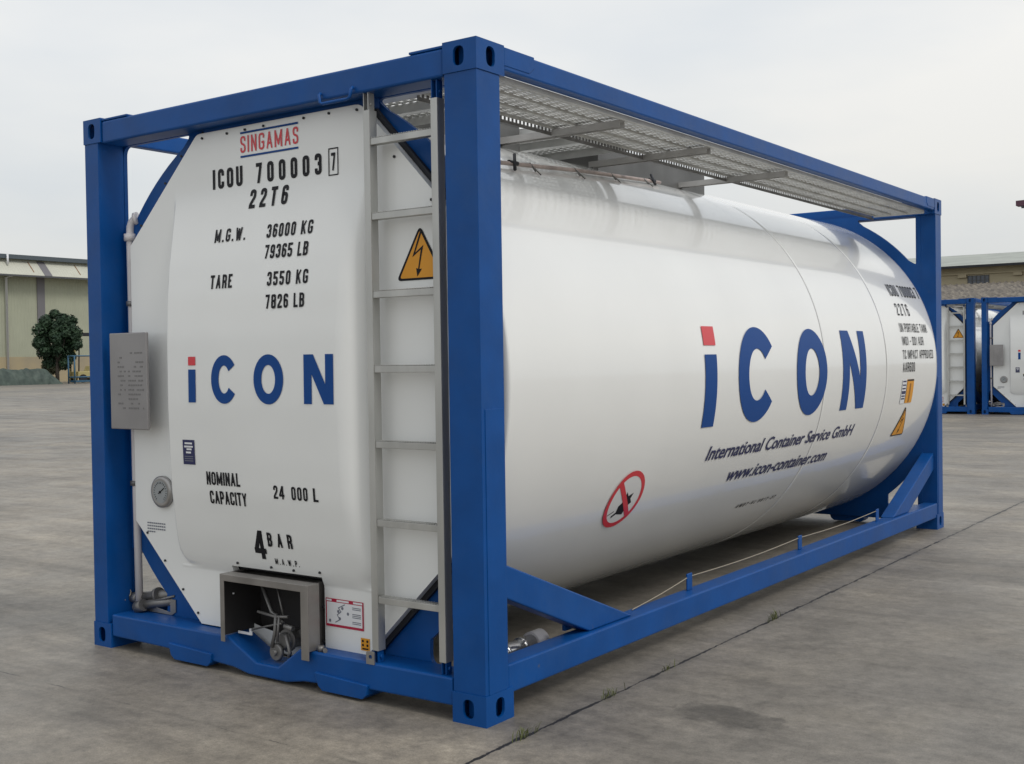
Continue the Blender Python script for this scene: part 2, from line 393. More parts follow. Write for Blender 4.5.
    l.new(hsum, bp.inputs['Height']); l.new(bp.outputs[0], b.inputs['Normal'])
    tag(mesh_obj('ground', bm, M), kind='structure')
ground()

# ------------------------------------------------------------------ the tank container
CX, CZ, RT = -1.219, 1.275, 1.225
TZ = 1.292
LBL_MAIN = 'big white tank in a blue frame filling the foreground, logo on end and side'
root = tag(empty('tank_container'), LBL_MAIN, 'tank container', 'white tank containers in blue frames')
LX, HT, LY = 2.438, 2.591, 6.058

def casting_bm(bm, sx_, sy_, top):
    """hollow corner casting; sx_=0 right side,1 left side; sy_=0 front,1 back"""
    x0, x1 = (-.162, 0) if sx_ == 0 else (-LX, -LX+.137)
    y0, y1 = (0, .178) if sy_ == 0 else (LY-.178, LY)
    z0, z1 = (0, .118) if not top else (HT-.118, HT)
    t = .012
    def rect(a0, b0, a1, b1): return [(a0, b0), (a1, b0), (a1, b1), (a0, b1)]
    def slot(cx, cy, w_, h_):
        k = .028
        return roundpoly([(cx-w_/2, cy-h_/2, k), (cx+w_/2, cy-h_/2, k), (cx+w_/2, cy+h_/2, k), (cx-w_/2, cy+h_/2, k)])
    cz_ = (z0+z1)/2
    yo, xo = (y0, x1) if sy_ == 0 else (y1, x1)
    s = 1 if sy_ == 0 else -1
    plate(bm, rect(x0, z0, x1, z1), [slot((x0+x1)/2-.004, cz_, .052, .074)], lambda a, b, c: (a, (y0 if sy_ == 0 else y1)+s*c, b), t)
    s2 = -1 if sx_ == 0 else 1
    plate(bm, rect(y0+t, z0, y1-t, z1), [slot((y0+y1)/2, cz_, .056, .076)], lambda a, b, c: ((x1 if sx_ == 0 else x0)+s2*c, a, b), t)
    # remaining walls
    if sy_ == 0: box(bm, (x0, y1-t, z0), (x1, y1, z1))
    else: box(bm, (x0, y0, z0), (x1, y0+t, z1))
    if sx_ == 0: box(bm, (x0, y0+t, z0), (x0+t, y1-t, z1))
    else: box(bm, (x1-t, y0+t, z0), (x1, y1-t, z1))
    zi = z1-t if top else z0
    plate(bm, rect(x0+t, y0+t, x1-t, y1-t), [slot((x0+x1)/2, (y0+y1)/2, .06, .1)], lambda a, b, c: (a, b, zi+c), t)
    zi = z0 if top else z1-t
    box(bm, (x0+t, y0+t, zi), (x1-t, y1-t, zi+t))
    box(bm, (x0+.045, y0+.045, z0+t+.001), (x1-.045, y1-.045, z1-t-.001))

for sx_ in (0, 1):
    for sy_ in (0, 1):
        x0, x1 = (-.158, -.004) if sx_ == 0 else (-LX+.004, -LX+.110)
        y0, y1 = (.004, .150) if sy_ == 0 else (LY-.150, LY-.004)
        bm = bmesh.new(); box(bm, (x0, y0, .118), (x1, y1, HT-.118))
        # weld lip half-way up the outer side and doubled foot plate
        xo = x1 if sx_ == 0 else x0; sg = 1 if sx_ == 0 else -1
        box(bm, (min(xo, xo+sg*.003), y0+.02, .118), (max(xo, xo+sg*.003), y1-.012, 1.200))
        post = mesh_obj('corner_post', bm, BLUE, root, bevel=.012, seg=3)
        for top in (0, 1):
            bm = bmesh.new(); casting_bm(bm, sx_, sy_, top)
            mesh_obj('corner_casting', bm, BLUE, post, bevel=.006)

# headers (top, both ends)
for sy_ in (0, 1):
    Y = (lambda a: a) if sy_ == 0 else (lambda a: LY-a)
    def yb(bm, x0, x1, ya, yb_, z0, z1): box(bm, (x0, min(Y(ya), Y(yb_)), z0), (x1, max(Y(ya), Y(yb_)), z1))
    bm = bmesh.new(); yb(bm, -LX+.139, -.165, .006, .128, 2.466, 2.574)
    hd = mesh_obj('top_header', bm, BLUE, root, bevel=.01, seg=3)
    for x0, x1, c in ((-.335, -.1645, -1), (-LX+.1385, -LX+.335, 1)):
        bm = bmesh.new(); a, b = (x0, x1)
        pts = [(x0, 2.5745), (x1, 2.5745), (x1, 2.585), (x0, 2.585)]
        prism(bm, pts, 'y', Y(.006), Y(.12)); mesh_obj('doubler_plate', bm, BLUE, hd, bevel=.003)
    if sy_ == 0:
        bm = bmesh.new()
        tube(bm, [(-0.805, .0, 2.492), (-0.805, -.012, 2.482), (-0.798, -.014, 2.452), (-0.785, -.014, 2.445), (-0.645, -.014, 2.445), (-0.630, -.014, 2.452), (-0.625, -.012, 2.482), (-0.625, .0, 2.492)], .007, 8)
        mesh_obj('grab_handle', bm, BLUE, hd)
        bm = bmesh.new(); box(bm, (-1.66, .10, 2.425), (-.60, .128, 2.4655)); mesh_obj('backing_strip', bm, BLUE, hd)
# sills (bottom, both ends)
def sill(Y, notch):
    bm = bmesh.new(); zt, zb = .166, .058
    if notch:
        top = [(-LX+.139, zt), (-1.455, zt), (-1.27, .072), (-1.13, .072), (-1.0, zt), (-.165, zt)]
        bot = [(-.165, zb), (-.58, zb-.004), (-.98, .030), (-1.08, .012), (-1.32, .012), (-1.42, .030), (-1.9, zb-.004), (-LX+.139, zb)]
    else:
        top = [(-LX+.139, zt), (-.165, zt)]; bot = [(-.165, zb), (-LX+.139, zb)]
    prism(bm, top+bot, 'y', Y(.005), Y(.15))
    s_ = mesh_obj('bottom_sill', bm, BLUE, root, bevel=.008, seg=2)
    for x0, x1 in ((-1.86, -1.555), (-.90, -.60)):
        bm = bmesh.new()
        prism(bm, [(x0, .085), (x0+.02, .03), (x0+.045, .012), (x1-.03, .012), (x1-.008, .03), (x1, .072)], 'y', Y(-.006), Y(.12))
        mesh_obj('wear_pad', bm, BLUE, s_, bevel=.003)
    return s_
sl = sill(lambda a: a, True); sill(lambda a: LY-a, False)
# side rails
for sx_ in (0, 1):
    X = (lambda a: a) if sx_ == 0 else (lambda a: -LX-a)
    def xb(bm, xa, xb_, y0, y1, z0, z1): box(bm, (min(X(xa), X(xb_)), y0, z0), (max(X(xa), X(xb_)), y1, z1))
    bm = bmesh.new(); xb(bm, -.064, -.004, .181, LY-.181, 2.497, 2.582); tr = mesh_obj('top_side_rail', bm, BLUE, root, bevel=.008)
    for y0, y1, e in ((.1805, .385, 1), (LY-.385, LY-.1805, 0)):
        bm = bmesh.new()
        pts = [(y0, 2.515), (y1-.035, 2.515), (y1, 2.54), (y1, 2.587), (y0, 2.587)] if e else [(y0, 2.54), (y0+.035, 2.515), (y1, 2.515), (y1, 2.587), (y0, 2.587)]
        prism(bm, pts, 'x', X(-.05), X(-.0015)); mesh_obj('doubler_plate', bm, BLUE, tr, bevel=.003)
    bm = bmesh.new(); xb(bm, -.112, -.006, .153, LY-.153, .092, .207); br = mesh_obj('bottom_side_rail', bm, BLUE, root, bevel=.008)
    for rev in (0, 1):
        q = (lambda y: y) if not rev else (lambda y: LY-y)
        bm = bmesh.new()
        prism(bm, [(q(.152), .60), (q(1.16), .208), (q(.79), .208), (q(.152), .468)], 'x', X(-.125), X(-.032))
        mesh_obj('diagonal_brace', bm, BLUE, root, bevel=.006)
        if sx_ == 0 and not rev:
            bm = bmesh.new(); prism(bm, [(.73, .209), (.73, .238), (.79, .209)], 'x', -.12, -.135); mesh_obj('brace_gusset', bm, BLUE, root)
    if sx_ == 0:
        pts = [(1.24, .212), (1.82, .275), (3.277, .278), (4.70, .280)]
        for y in (1.82, 3.277, 4.70):
            bm = bmesh.new(); box(bm, (-.085, y-.028, .2075), (-.077, y+.028, .292)); mesh_obj('cable_cleat', bm, BLUE, br, bevel=.003)
        bm = bmesh.new(); P_ = []
        for (ya, za), (yb_, zb_) in zip(pts, pts[1:]):
            for k in range(8):
                t = k/8; P_.append((-.081, ya+(yb_-ya)*t, za+(zb_-za)*t-.012*math.sin(math.pi*t)*(yb_-ya)/1.5))
        P_.append((-.081, 4.70, .28)); tube(bm, P_, .0028, 6)
        mesh_obj('wire_cable', bm, CABLE, root)

# end plates with four round-cornered openings
def corner_hole(px_, pz_):
    """px_: +1 right/-1 left, pz_: +1 top/-1 bottom, in the (x,z) plane"""
    xl = 1.219-(.145 if px_ > 0 else .112); zl = (2.472-CZ) if pz_ > 0 else (CZ-.150); ra = 1.312
    pts = []
    a1 = math.acos(xl/ra); a2 = math.asin(zl/ra)
    arc = [(ra*math.cos(a1+(a2-a1)*k/12), ra*math.sin(a1+(a2-a1)*k/12)) for k in range(13)]
    arc = [p for p in arc if p[0] < xl-.04 and p[1] < zl-(.04 if pz_ > 0 else .10)]
    pts = [(xl, arc[0][1]-.045, .05)]+[(xl, zl, .05)]+[(arc[-1][0]-(.06 if pz_ > 0 else .004), zl, .06)]+arc[::-1]
    pts = roundpoly(pts)
    return [(CX+px_*x, CZ+pz_*z) for x, z in pts]
for ya, yb_ in ((.128, .152), (LY-.152, LY-.118)):
    bm = bmesh.new()
    out_ = [(-LX+.08, .10), (-.12, .10), (-.12, 2.50), (-LX+.08, 2.50)]
    if ya < 1: yy = ya+.024
    holes = [corner_hole(a, b) for a in (1, -1) for b in (1, -1)]
    notchp = out_ if ya > 1 else [(-LX+.08, .10), (-1.50, .10), (-1.50, .47), (-.905, .47), (-.905, .10), (-.12, .10), (-.12, 2.50), (-LX+.08, 2.50)]
    y_s = .151 if ya < 1 else ya
    plate(bm, notchp, holes, lambda x, z, c: (x, y_s+c, z), .02)
    mesh_obj('end_frame_plate', bm, BLUE, root)

# tank cladding ------------------------------------------------------
bm = bmesh.new(); seg = 128
prof = [(.174, RT-.095), (.175, RT-.03), (.178, RT-.008), (.184, RT), (.19, RT), (.21, RT), (3.480, RT), (3.488, RT), (3.495, RT-.0035), (3.505, RT-.0035), (3.512, RT+.001), (3.52, RT+.001), (3.54, RT+.001), (4.65, RT+.001), (4.668, RT+.001), (4.675, RT-.0025), (4.685, RT-.0025), (4.692, RT), (4.71, RT), (5.84, RT), (5.87, RT), (5.90, RT-.004), (5.92, RT-.018), (5.93, RT-.05), (5.93, RT-.3)]
rings = [[bm.verts.new((CX+q*math.cos(2*math.pi*k/seg), y, TZ+q*math.sin(2*math.pi*k/seg))) for k in range(seg)] for y, q in prof]
for a, b in zip(rings, rings[1:]):
    for k in range(seg): bm.faces.new((a[k], a[(k+1) % seg], b[(k+1) % seg], b[k]))
bm.faces.new(rings[-1])
tank = mesh_obj('tank', bm, CLAD, root, smooth=True)
# joint sealant in the seams, set in the groove
bm = bmesh.new()
for y in (3.50, 4.68):
    rs = [[bm.verts.new((CX+(RT-.0018)*math.cos(2*math.pi*k/seg), y+dy, TZ+(RT-.0018)*math.sin(2*math.pi*k/seg))) for k in range(seg)] for dy in (-.0045, .0045)]
    for k in range(seg): bm.faces.new((rs[0][k], rs[0][(k+1) % seg], rs[1][(k+1) % seg], rs[1][k]))
mesh_obj('cladding_seam', bm, mat('seam_sealant', (.33, .33, .33), .6), tank)
def onT(y, s, lift=0):
    a = (s-.017)/RT; q = RT+.0035+lift; return (CX+q*math.cos(a), y, TZ+q*math.sin(a))
big_letters(((1.851, 1.985), (2.243, 2.717), (3.042, 3.527), (3.805, 4.245)), -.25, .265, onT, .130, tank)
bm = bmesh.new(); curve_text(bm, 'International Container Service GmbH', 2.0, 4.18, -.437, onT, height=.112, shear=.20, bold=.017)
mesh_obj('company_lettering', bm, NAVY, tank)
bm = bmesh.new(); curve_text(bm, 'www.icon-container.com', 2.38, 3.85, -.597, onT, height=.120, shear=.20, bold=.017)
mesh_obj('web_lettering', bm, NAVY, tank)
bm = bmesh.new(); stroke_text(bm, 'AMB7-KL 50/T-37', 2.80, 3.36, -.846, -.816, onT, thick=.2, shear=.2)
mesh_obj('small_lettering', bm, BLACK, tank)
for s, a, b, c, d_ in (('ICOU 700003 7', 5.12, 5.84, .55, .65), ('22T6', 5.11, 5.40, .395, .49), ('UN PORTABLE TANK', 5.06, 5.72, .268, .335),
                      ('IMO1 - 001 AUR', 5.06, 5.57, .17, .235), ('TC IMPACT APPROVED', 5.04, 5.78, .07, .135), ('AAR600', 5.03, 5.31, -.025, .045)):
    bm = bmesh.new(); stroke_text(bm, s, a, b, c, d_, onT, thick=.125)
    mesh_obj('code_lettering', bm, BLACK, tank)
# stickers on the side of the tank
bm = bmesh.new(); poly_decal(bm, [(5.03, -.255), (5.125, -.255), (5.125, -.08), (5.03, -.08)], onT, 0, 0)
for k, s in enumerate((-.098, -.125, -.15, -.185, -.205, -.225)): poly_decal(bm, [(5.04, s), (5.115, s), (5.115, s+.010), (5.04, s+.010)], onT, .001, 1)
poly_decal(bm, [(5.035, -.176), (5.12, -.176), (5.12, -.162), (5.035, -.162)], onT, .001, 1)
mesh_obj('data_sticker', bm, [LABEL, NAVY], tank)
bm = bmesh.new(); poly_decal(bm, [(5.14, -.255), (5.30, -.255), (5.30, -.08), (5.14, -.08)], onT, 0, 0)
poly_decal(bm, [(5.145, -.092), (5.295, -.092), (5.295, -.08), (5.145, -.08)], onT, .001, 1)
poly_decal(bm, [(5.205, -.25), (5.235, -.25), (5.235, -.11), (5.205, -.11)], onT, .001, 2)
mesh_obj('caution_sticker', bm, [YEL, BLACK, mat('amber_ink', (.3, .12, .01), .5)], tank)
def hazard(name, cx, zb, w_, h_, mapf, parent):
    bm = bmesh.new()
    o = roundpoly([(cx-w_/2, zb, .025), (cx+w_/2, zb, .025), (cx, zb+h_, .03)])
    poly_decal(bm, o, mapf, 0, 0)
    k = .085; i = roundpoly([(cx-w_/2+.018, zb+.009, .014), (cx+w_/2-.018, zb+.009, .014), (cx, zb+h_-.021, .014)])
    poly_decal(bm, i, mapf, .0008, 1)
    T = lambda a, b: (cx+a*w_, zb+b*h_)
    poly_decal(bm, [T(.0, .87), T(.04, .87), T(-.10, .50), T(.07, .63), T(-.02, .20), T(.035, .20), T(-.065, .06), T(-.085, .22), T(-.045, .205), T(.015, .55), T(-.16, .42)], mapf, .0016, 0)
    mesh_obj(name, bm, [BLACK, YEL], parent)
hazard('high_voltage_sign', 5.205, -.51, .29, .235, onT, tank)
bm = bmesh.new(); c_ = (1.275, -.58)
poly_decal(bm, circle(*c_, .150), onT, .0, 2, holes=[])
poly_decal(bm, circle(*c_, .155), onT, .0008, 0, holes=[circle(*c_, .128)])
poly_decal(bm, [(c_[0]-.03, c_[1]-.075), (c_[0]+.04, c_[1]-.085), (c_[0]+.045, c_[1]-.04), (c_[0]+.075, c_[1]-.02), (c_[0]+.05, c_[1]+.005), (c_[0]+.06, c_[1]+.035), (c_[0]+.02, c_[1]+.02), (c_[0]-.005, c_[1]+.045), (c_[0]-.01, c_[1]-.01), (c_[0]-.035, c_[1]-.03)], onT, .0008, 1)
poly_decal(bm, [(c_[0]-.10, c_[1]-.078), (c_[0]-.055, c_[1]-.058), (c_[0]-.055, c_[1]-.052), (c_[0]-.10, c_[1]-.072)], onT, .0008, 1)
poly_decal(bm, [(c_[0]-.055, c_[1]-.095), (c_[0]-.02, c_[1]-.075), (c_[0]-.025, c_[1]-.06), (c_[0]-.06, c_[1]-.082)], onT, .0008, 1)
a = .092; b = .011
poly_decal(bm, [(c_[0]-a-b, c_[1]+a-b), (c_[0]-a+b, c_[1]+a+b), (c_[0]+a+b, c_[1]-a+b), (c_[0]+a-b, c_[1]-a-b)], onT, .0016, 0)
mesh_obj('prohibition_sign', bm, [RED, BLACK, mat('sticker_film', (.70, .70, .69), .35)], tank)
# heating line with clips on the shoulder of the tank
def polar(y, deg, q=0): return (CX+(RT+q)*math.cos(R(deg)), y, TZ+(RT+q)*math.sin(R(deg)))
bm = bmesh.new(); tube(bm, [polar(.3+k*.15, 48.2+7.0*(k*.15)+.12*math.sin(k*.9), .02) for k in range(17)], .010, 8)
hl = mesh_obj('heating_line', bm, mat('weathered_tube', (.42, .34, .31), .5, var=.3, vscale=10), tank)
for y in (.62, 1.02, 1.5, 1.95, 2.42):
    dg_ = 48.2+(y-.3)*7.0; bm = bmesh.new()
    tube(bm, [polar(y-.03, dg_+1.2, .012), polar(y, dg_, .030), polar(y+.03, dg_-1.4, .008)], .0035, 6)
    tube(bm, [polar(y+.0, dg_, .029), polar(y+.05, dg_-2.4, .006)], .0035, 6)
    mesh_obj('line_clip', bm, DSTEEL, hl)
for y in (.86, 2.56):
    dg_ = 54+(y-.3)*.6
    bm = bmesh.new(); dg_ = 48.2+(y-.3)*7.0; tube(bm, [polar(y-.035, dg_, .025), polar(y+.035, dg_, .025)], .010, 10)
    tube(bm, [polar(y-.03, dg_-2.2, .015), polar(y+.035, dg_+1.8, .05)], .008, 8); mesh_obj('steam_valve', bm, DARK, hl)

# walkway --------------------------------------------------------------
bm = bmesh.new(); zt = 2.494; y0, y1 = .20, 5.80
for x0 in (-.078, -.205, -.332):                     # three planks side by side
    xa, xb_ = x0-.118, x0
    for k in range(6):
        xs = xa+.004+k*.0205; box(bm, (xs, y0, zt-.003), (xs+.0115, y1, zt))
    n_ = int((y1-y0)/.07)
    for k in range(n_+1):
        yy = y0+k*.07+(.008 if k % 2 else 0); box(bm, (xa, yy, zt-.0035), (xb_, yy+.026, zt-.0005))
    for xe in (xa, xb_-.003):
        box(bm, (xe, y0, zt-.016), (xe+.003, y1, zt-.004))
box(bm, (-.0775, y0, 2.476), (-.0585, y1, 2.480)); box(bm, (-.0625, y0, 2.480), (-.0585, y1, 2.4965))
for yy in (y0-.004, y1): box(bm, (-.455, yy, 2.470), (-.062, yy+.004, 2.4945))
wk = mesh_obj('walkway', bm, GRATE, root)
# perforated edge strip facing inwards
bm = bmesh.new(); xe = -.458
box(bm, (xe, y0, zt-.012), (xe+.004, y1, zt+.002)); box(bm, (xe, y0, zt-.045), (xe+.004, y1, zt-.029))
for k in range(int((y1-y0)/.03)): box(bm, (xe+.0005, y0+k*.03, zt-.029), (xe+.0035, y0+k*.03+.013, zt-.012))
mesh_obj('edge_strip', bm, DSTEEL, wk)
def perf(name, x0, x1, ya, yb_, z, pitch=.042, hole=.020):
    bm = bmesh.new(); k = 0; x = x0
    while x < x1: box(bm, (x, ya, z-.004), (min(x+pitch-hole, x1), yb_, z)); x += pitch
    y = ya
    while y < yb_: box(bm, (x0, y, z-.0045), (x1, min(y+pitch-hole, yb_), z-.0005)); y += pitch
    for yy in (ya, yb_-.003): box(bm, (x0, yy, z-.045), (x1, yy+.003, z-.005))
    mesh_obj(name, bm, GRATE, wk)
perf('cross_deck', -1.95, -.47, 1.42, 1.74, 2.560); perf('cross_deck', -1.95, -.47, 1.79, 2.11, 2.560)
perf('cross_deck', -.98, -.47, .22, .42, 2.512); perf('cross_deck', -.98, -.47, .46, .66, 2.512)
for y in (1.18, 2.07, 3.10):
    bm = bmesh.new()
    xi = -.80 if y < 4 else -.458
    box(bm, (xi, y, 2.444), (-.080, y+.004, 2.4755)); box(bm, (xi, y+.004, 2.4715), (-.080, y+.046, 2.4755)); box(bm, (xi, y+.046, 2.444), (-.080, y+.050, 2.4755))
    mesh_obj('support_arm', bm, ARM, wk)
for ya, yb_, z0, z1 in ((.70, 1.38, 2.2, 2.572), (2.14, 3.46, 2.2, 2.578)):
    bm = bmesh.new(); xa, xb_ = -1.66, -.780; t = .004
    box(bm, (xa, ya, z0), (xa+t, yb_, z1)); box(bm, (xb_-t, ya, z0), (xb_, yb_, z1))
    box(bm, (xa+t, ya, z0), (xb_-t, ya+t, z1)); box(bm, (xa+t, yb_-t, z0), (xb_-t, yb_, z1))
    box(bm, (xb_, ya, z1-.006), (xb_+.012, yb_, z1-.002))
    mesh_obj('spill_box', bm, mat('spill_box_steel', (.17, .17, .165), .5, metal=.6, var=.2, vscale=4), root)

# white cover on the front end ------------------------------------------
YP = .092
PR = [(.40, YP), (.43, YP), (.465, .078), (.50, .066), (.6, .042), (.8, .012), (.95, .002), (1.2, -.006), (1.5, -.004), (1.7, .008), (1.85, .027), (2.0, .057), (2.165, YP), (3, YP)]
def pz(z):
    for (a, ya), (b, yb_) in zip(PR, PR[1:]):
        if z <= b: return ya+(yb_-ya)*max(0, (z-a))/(b-a)
    return YP
def sm(t): t = max(0, min(1, t)); return t*t*(3-2*t)
def ypan(x, z):
    prof_ = sum(pz(z+k*.012) for k in (-2, -1, 0, 1, 2))/5 if z > .52 else (pz(z) if z > .48 else pz(z))
    dpt = YP-prof_
    # round the lower corners and the side walls
    xl, xr = -1.872, -.585
    ex = min(x-xl, xr-x); rc = .10; zz = z-.44
    if ex < rc and 0 < zz < rc:
        e2 = rc-math.hypot(rc-ex, rc-zz)
    else: e2 = ex
    return YP-dpt*sm(e2/((.020+dpt*.32)*(1 if x < CX else 2.6)))
oct_ = [(-2.21, .625), (-1.735, .172), (-1.60, .172), (-1.60, .172), (-1.50, .172), (-1.50, .468), (-.928, .468), (-.928, .150, .02), (-.70, .150, .03), (-.225, .615, .01), (-.225, 1.985, .01), (-.672, 2.448, .03), (-1.70, 2.448, .02), (-2.21, 1.965, .01)]
oct_ = roundpoly([p for i, p in enumerate(oct_) if i not in (2, 3)], True, 3)
bm = bmesh.new(); plate(bm, oct_, [], lambda x, z, c: (x, 0, z), 0)
bmesh.ops.dissolve_limit(bm, angle_limit=.01, verts=bm.verts[:], edges=bm.edges[:])
xs = [-2.2+.05*k for k in range(40)]+[-1.885+.006*k for k in range(16)]+[-.665+.006*k for k in range(16)]
zs = [.2+.035*k for k in range(66)]+[.425+.006*k for k in range(12)]
for x in xs: bmesh.ops.bisect_plane(bm, geom=bm.verts[:]+bm.edges[:]+bm.faces[:], plane_co=(x, 0, 0), plane_no=(1, 0, 0))
for z in zs: bmesh.ops.bisect_plane(bm, geom=bm.verts[:]+bm.edges[:]+bm.faces[:], plane_co=(0, 0, z), plane_no=(0, 0, 1))
for v in bm.verts: v.co.y = ypan(v.co.x, v.co.z)
bmesh.ops.recalc_face_normals(bm, faces=bm.faces)
if sum(fc.normal.y for fc in bm.faces) > 0: bmesh.ops.reverse_faces(bm, faces=bm.faces[:])
be = [e_ for e_ in bm.edges if e_.is_boundary]
ext = bmesh.ops.extrude_edge_only(bm, edges=be)
for v in [g for g in ext['geom'] if isinstance(g, bmesh.types.BMVert)]: v.co.y += .035
me = bpy.data.meshes.new('end_cover'); bm.to_mesh(me); bm.free(); me.materials.append(WHITE)
for p in me.polygons: p.use_smooth = True
cover = bpy.data.objects.new('end_cover', me); col.objects.link(cover); cover.parent = root
es = cover.modifiers.new('e', 'EDGE_SPLIT'); es.split_angle = R(50)
# dark rubber gasket round the cover, widened to paint the shaded gap by the cabinet
bm = bmesh.new(); n_ = len(oct_)
cxy = (CX, CZ)
ring = ribbon([(CX+(p[0]-CX)*1.004, CZ+(p[1]-CZ)*1.004) for p in oct_], .034, True)
for q in ring:
    bm.faces.new([bm.verts.new((p.x, YP+.036, p.y)) for p in q])
bmesh.ops.remove_doubles(bm, verts=bm.verts, dist=.0001)
g = bmesh.ops.extrude_face_region(bm, geom=bm.faces[:])
for v in [k for k in g['geom'] if isinstance(k, bmesh.types.BMVert)]: v.co.y += .02
mesh_obj('rubber_gasket', bm, DARK, cover)
def onP(x, z, lift=0): return (x, ypan(x, z)-.0022-lift, z)
def line(name, items, ma, thick=.17, gap=.2):
    for it in items:                                              # every word or figure its own piece
        bm = bmesh.new(); stroke_text(bm, *it, onP, thick=thick, gap=gap); mesh_obj(name, bm, ma, cover)
line('maker_lettering', [('SINGAMAS', -1.402, -1.035, 2.328, 2.402)], RED, .13, .16)
bm = bmesh.new()
for z in (2.306, 2.412): poly_decal(bm, [(-1.402, z), (-1.035, z), (-1.035, z+.009), (-1.402, z+.009)], onP)
mesh_obj('maker_rule', bm, LBLUE, cover)
line('number_lettering', [('ICOU', -1.592, -1.392, 2.182, 2.272), ('700003', -1.303, -.898, 2.182, 2.272), ('22T6', -1.335, -1.092, 2.072, 2.158)], BLACK, .185, .27)
bm = bmesh.new(); stroke_text(bm, '7', -.842, -.817, 2.190, 2.265, onP, .17)
for q in ribbon([(-.855, 2.172), (-.803, 2.172), (-.803, 2.283), (-.855, 2.283)], .005, True): bm.faces.new([bm.verts.new(onP(p.x, p.y)) for p in q])
mesh_obj('check_digit', bm, BLACK, cover)
line('weight_lettering', [('M.G.W.', -1.533, -1.330, 1.932, 1.992), ('36000 KG', -1.193, -.912, 1.930, 1.990), ('79365 LB', -1.190, -.925, 1.838, 1.899),
      ('TARE', -1.530, -1.385, 1.722, 1.784), ('3550 KG', -1.160, -.912, 1.719, 1.780), ('7826 LB', -1.163, -.928, 1.620, 1.681)], BLACK, .175, .2)
line('capacity_lettering', [('NOMINAL', -1.575, -1.352, .840, .900), ('CAPACITY', -1.562, -1.318, .754, .814), ('24', -1.142, -1.075, .800, .858), ('000', -1.032, -.935, .800, .858), ('L', -.902, -.872, .800, .858)], BLACK, .165, .17)
line('pressure_lettering', [('4', -1.312, -1.238, .520, .650), ('BAR', -1.220, -1.065, .582, .645)], BLACK, .185, .2)
line('pressure_caption', [('M.A.W.P.', -1.195, -1.045, .503, .530)], BLACK, .16, .26)
big_letters(((-1.672, -1.622), (-1.515, -1.352), (-1.237, -1.052), (-.929, -.757)), 1.212, 1.420, onP, .050, cover)
bm = bmesh.new(); poly_decal(bm, [(-1.727, .927), (-1.645, .927), (-1.645, 1.040), (-1.727, 1.040)], onP)
for z, a, b in ((1.020, -1.712, -1.660), (1.005, -1.716, -1.656), (.993, -1.70, -1.665), (.978, -1.705, -1.67)): poly_decal(bm, [(a, z), (b, z), (b, z+.008), (a, z+.008)], onP, .0008, 1)
for z in (.962, .952, .942): poly_decal(bm, [(-1.716, z), (-1.656, z), (-1.656, z+.0035), (-1.716, z+.0035)], onP, .0008, 2)
mesh_obj('approval_sticker', bm, [NAVY, LABEL, GREYINK], cover)
bm = bmesh.new()
for z, b in ((.617, -1.99), (.603, -1.985), (.589, -1.985), (.575, -2.06)):
    x = -2.12
    while x < b: poly_decal(bm, [(x, z), (x+.012, z), (x+.012, z+.006), (x, z+.006)], onP); x += .0155
mesh_obj('patent_text', bm, GREYINK, cover)
hazard('high_voltage_sign', -.362, 1.708, .252, .218, onP, cover)
bm = bmesh.new(); poly_decal(bm, [(-.92, .262), (-.702, .262), (-.702, .382), (-.92, .382)], onP, 0, 0)
poly_decal(bm, [(-.913, .273), (-.709, .273), (-.709, .367), (-.913, .367)], onP, .0008, 1)
for a, b in ((-.915, -.885), (-.855, -.785), (-.76, -.708)): poly_decal(bm, [(a, .3705), (b, .3705), (b, .3785), (a, .3785)], onP, .0008, 1)
stroke_path = [(-.862, .283), (-.838, .295), (-.852, .315), (-.83, .33), (-.845, .345), (-.808, .362)]
for q in ribbon(stroke_path, .004): bm.faces.new([bm.verts.new(onP(p.x, p.y, .0016)) for p in q]).material_index = 2
for cx_, cz_ in ((-.846, .33), (-.838, .30), (-.822, .345), (-.895, .287), (-.79, .325)): poly_decal(bm, circle(cx_, cz_, .007, n=10), onP, .0014, 2)
for z in (.352, .345, .325, .318, .311, .292, .285): poly_decal(bm, [(-.765, z), (-.716, z), (-.716, z+.0035), (-.765, z+.0035)], onP, .0014, 3)
mesh_obj('instruction_sticker', bm, [DRED, LABEL, GREYINK, GREYINK], cover)
bm = bmesh.new(); poly_decal(bm, [(-.720, .182), (-.670, .182), (-.670, .234), (-.720, .234)], onP, 0, 0)
for cx_, cz_ in ((-.708, .222), (-.683, .222), (-.708, .205), (-.683, .205)): poly_decal(bm, circle(cx_, cz_, .006, n=8), onP, .0008, 1)
poly_decal(bm, [(-.712, .187), (-.678, .187), (-.678, .193), (-.712, .193)], onP, .0008, 1)
mesh_obj('caution_sticker', bm, [YEL, BLACK], cover)
# bolts along the rim
bpts = [(-1.66, 2.425), (-1.49, 2.427), (-1.37, 2.429), (-1.25, 2.43), (-1.0, 2.432), (-.85, 2.432), (-.69, 2.425), (-.49, 2.21), (-.30, 2.02), (-1.81, 2.36), (-1.93, 2.245), (-2.12, 2.06),
        (-1.45, .485), (-1.23, .485), (-1.09, .484), (-.93, .49), (-.935, .34), (-.935, .19), (-.255, .60), (-.43, .385), (-2.12, .57), (-1.99, .445), (-1.86, .32), (-1.755, .22)]
for x, z in bpts:
    bm = bmesh.new(); y = ypan(x, z); tube(bm, [(x, y+.001, z), (x, y-.006, z)], .0058, 8)
    mesh_obj('cover_bolt', bm, DARK, cover)
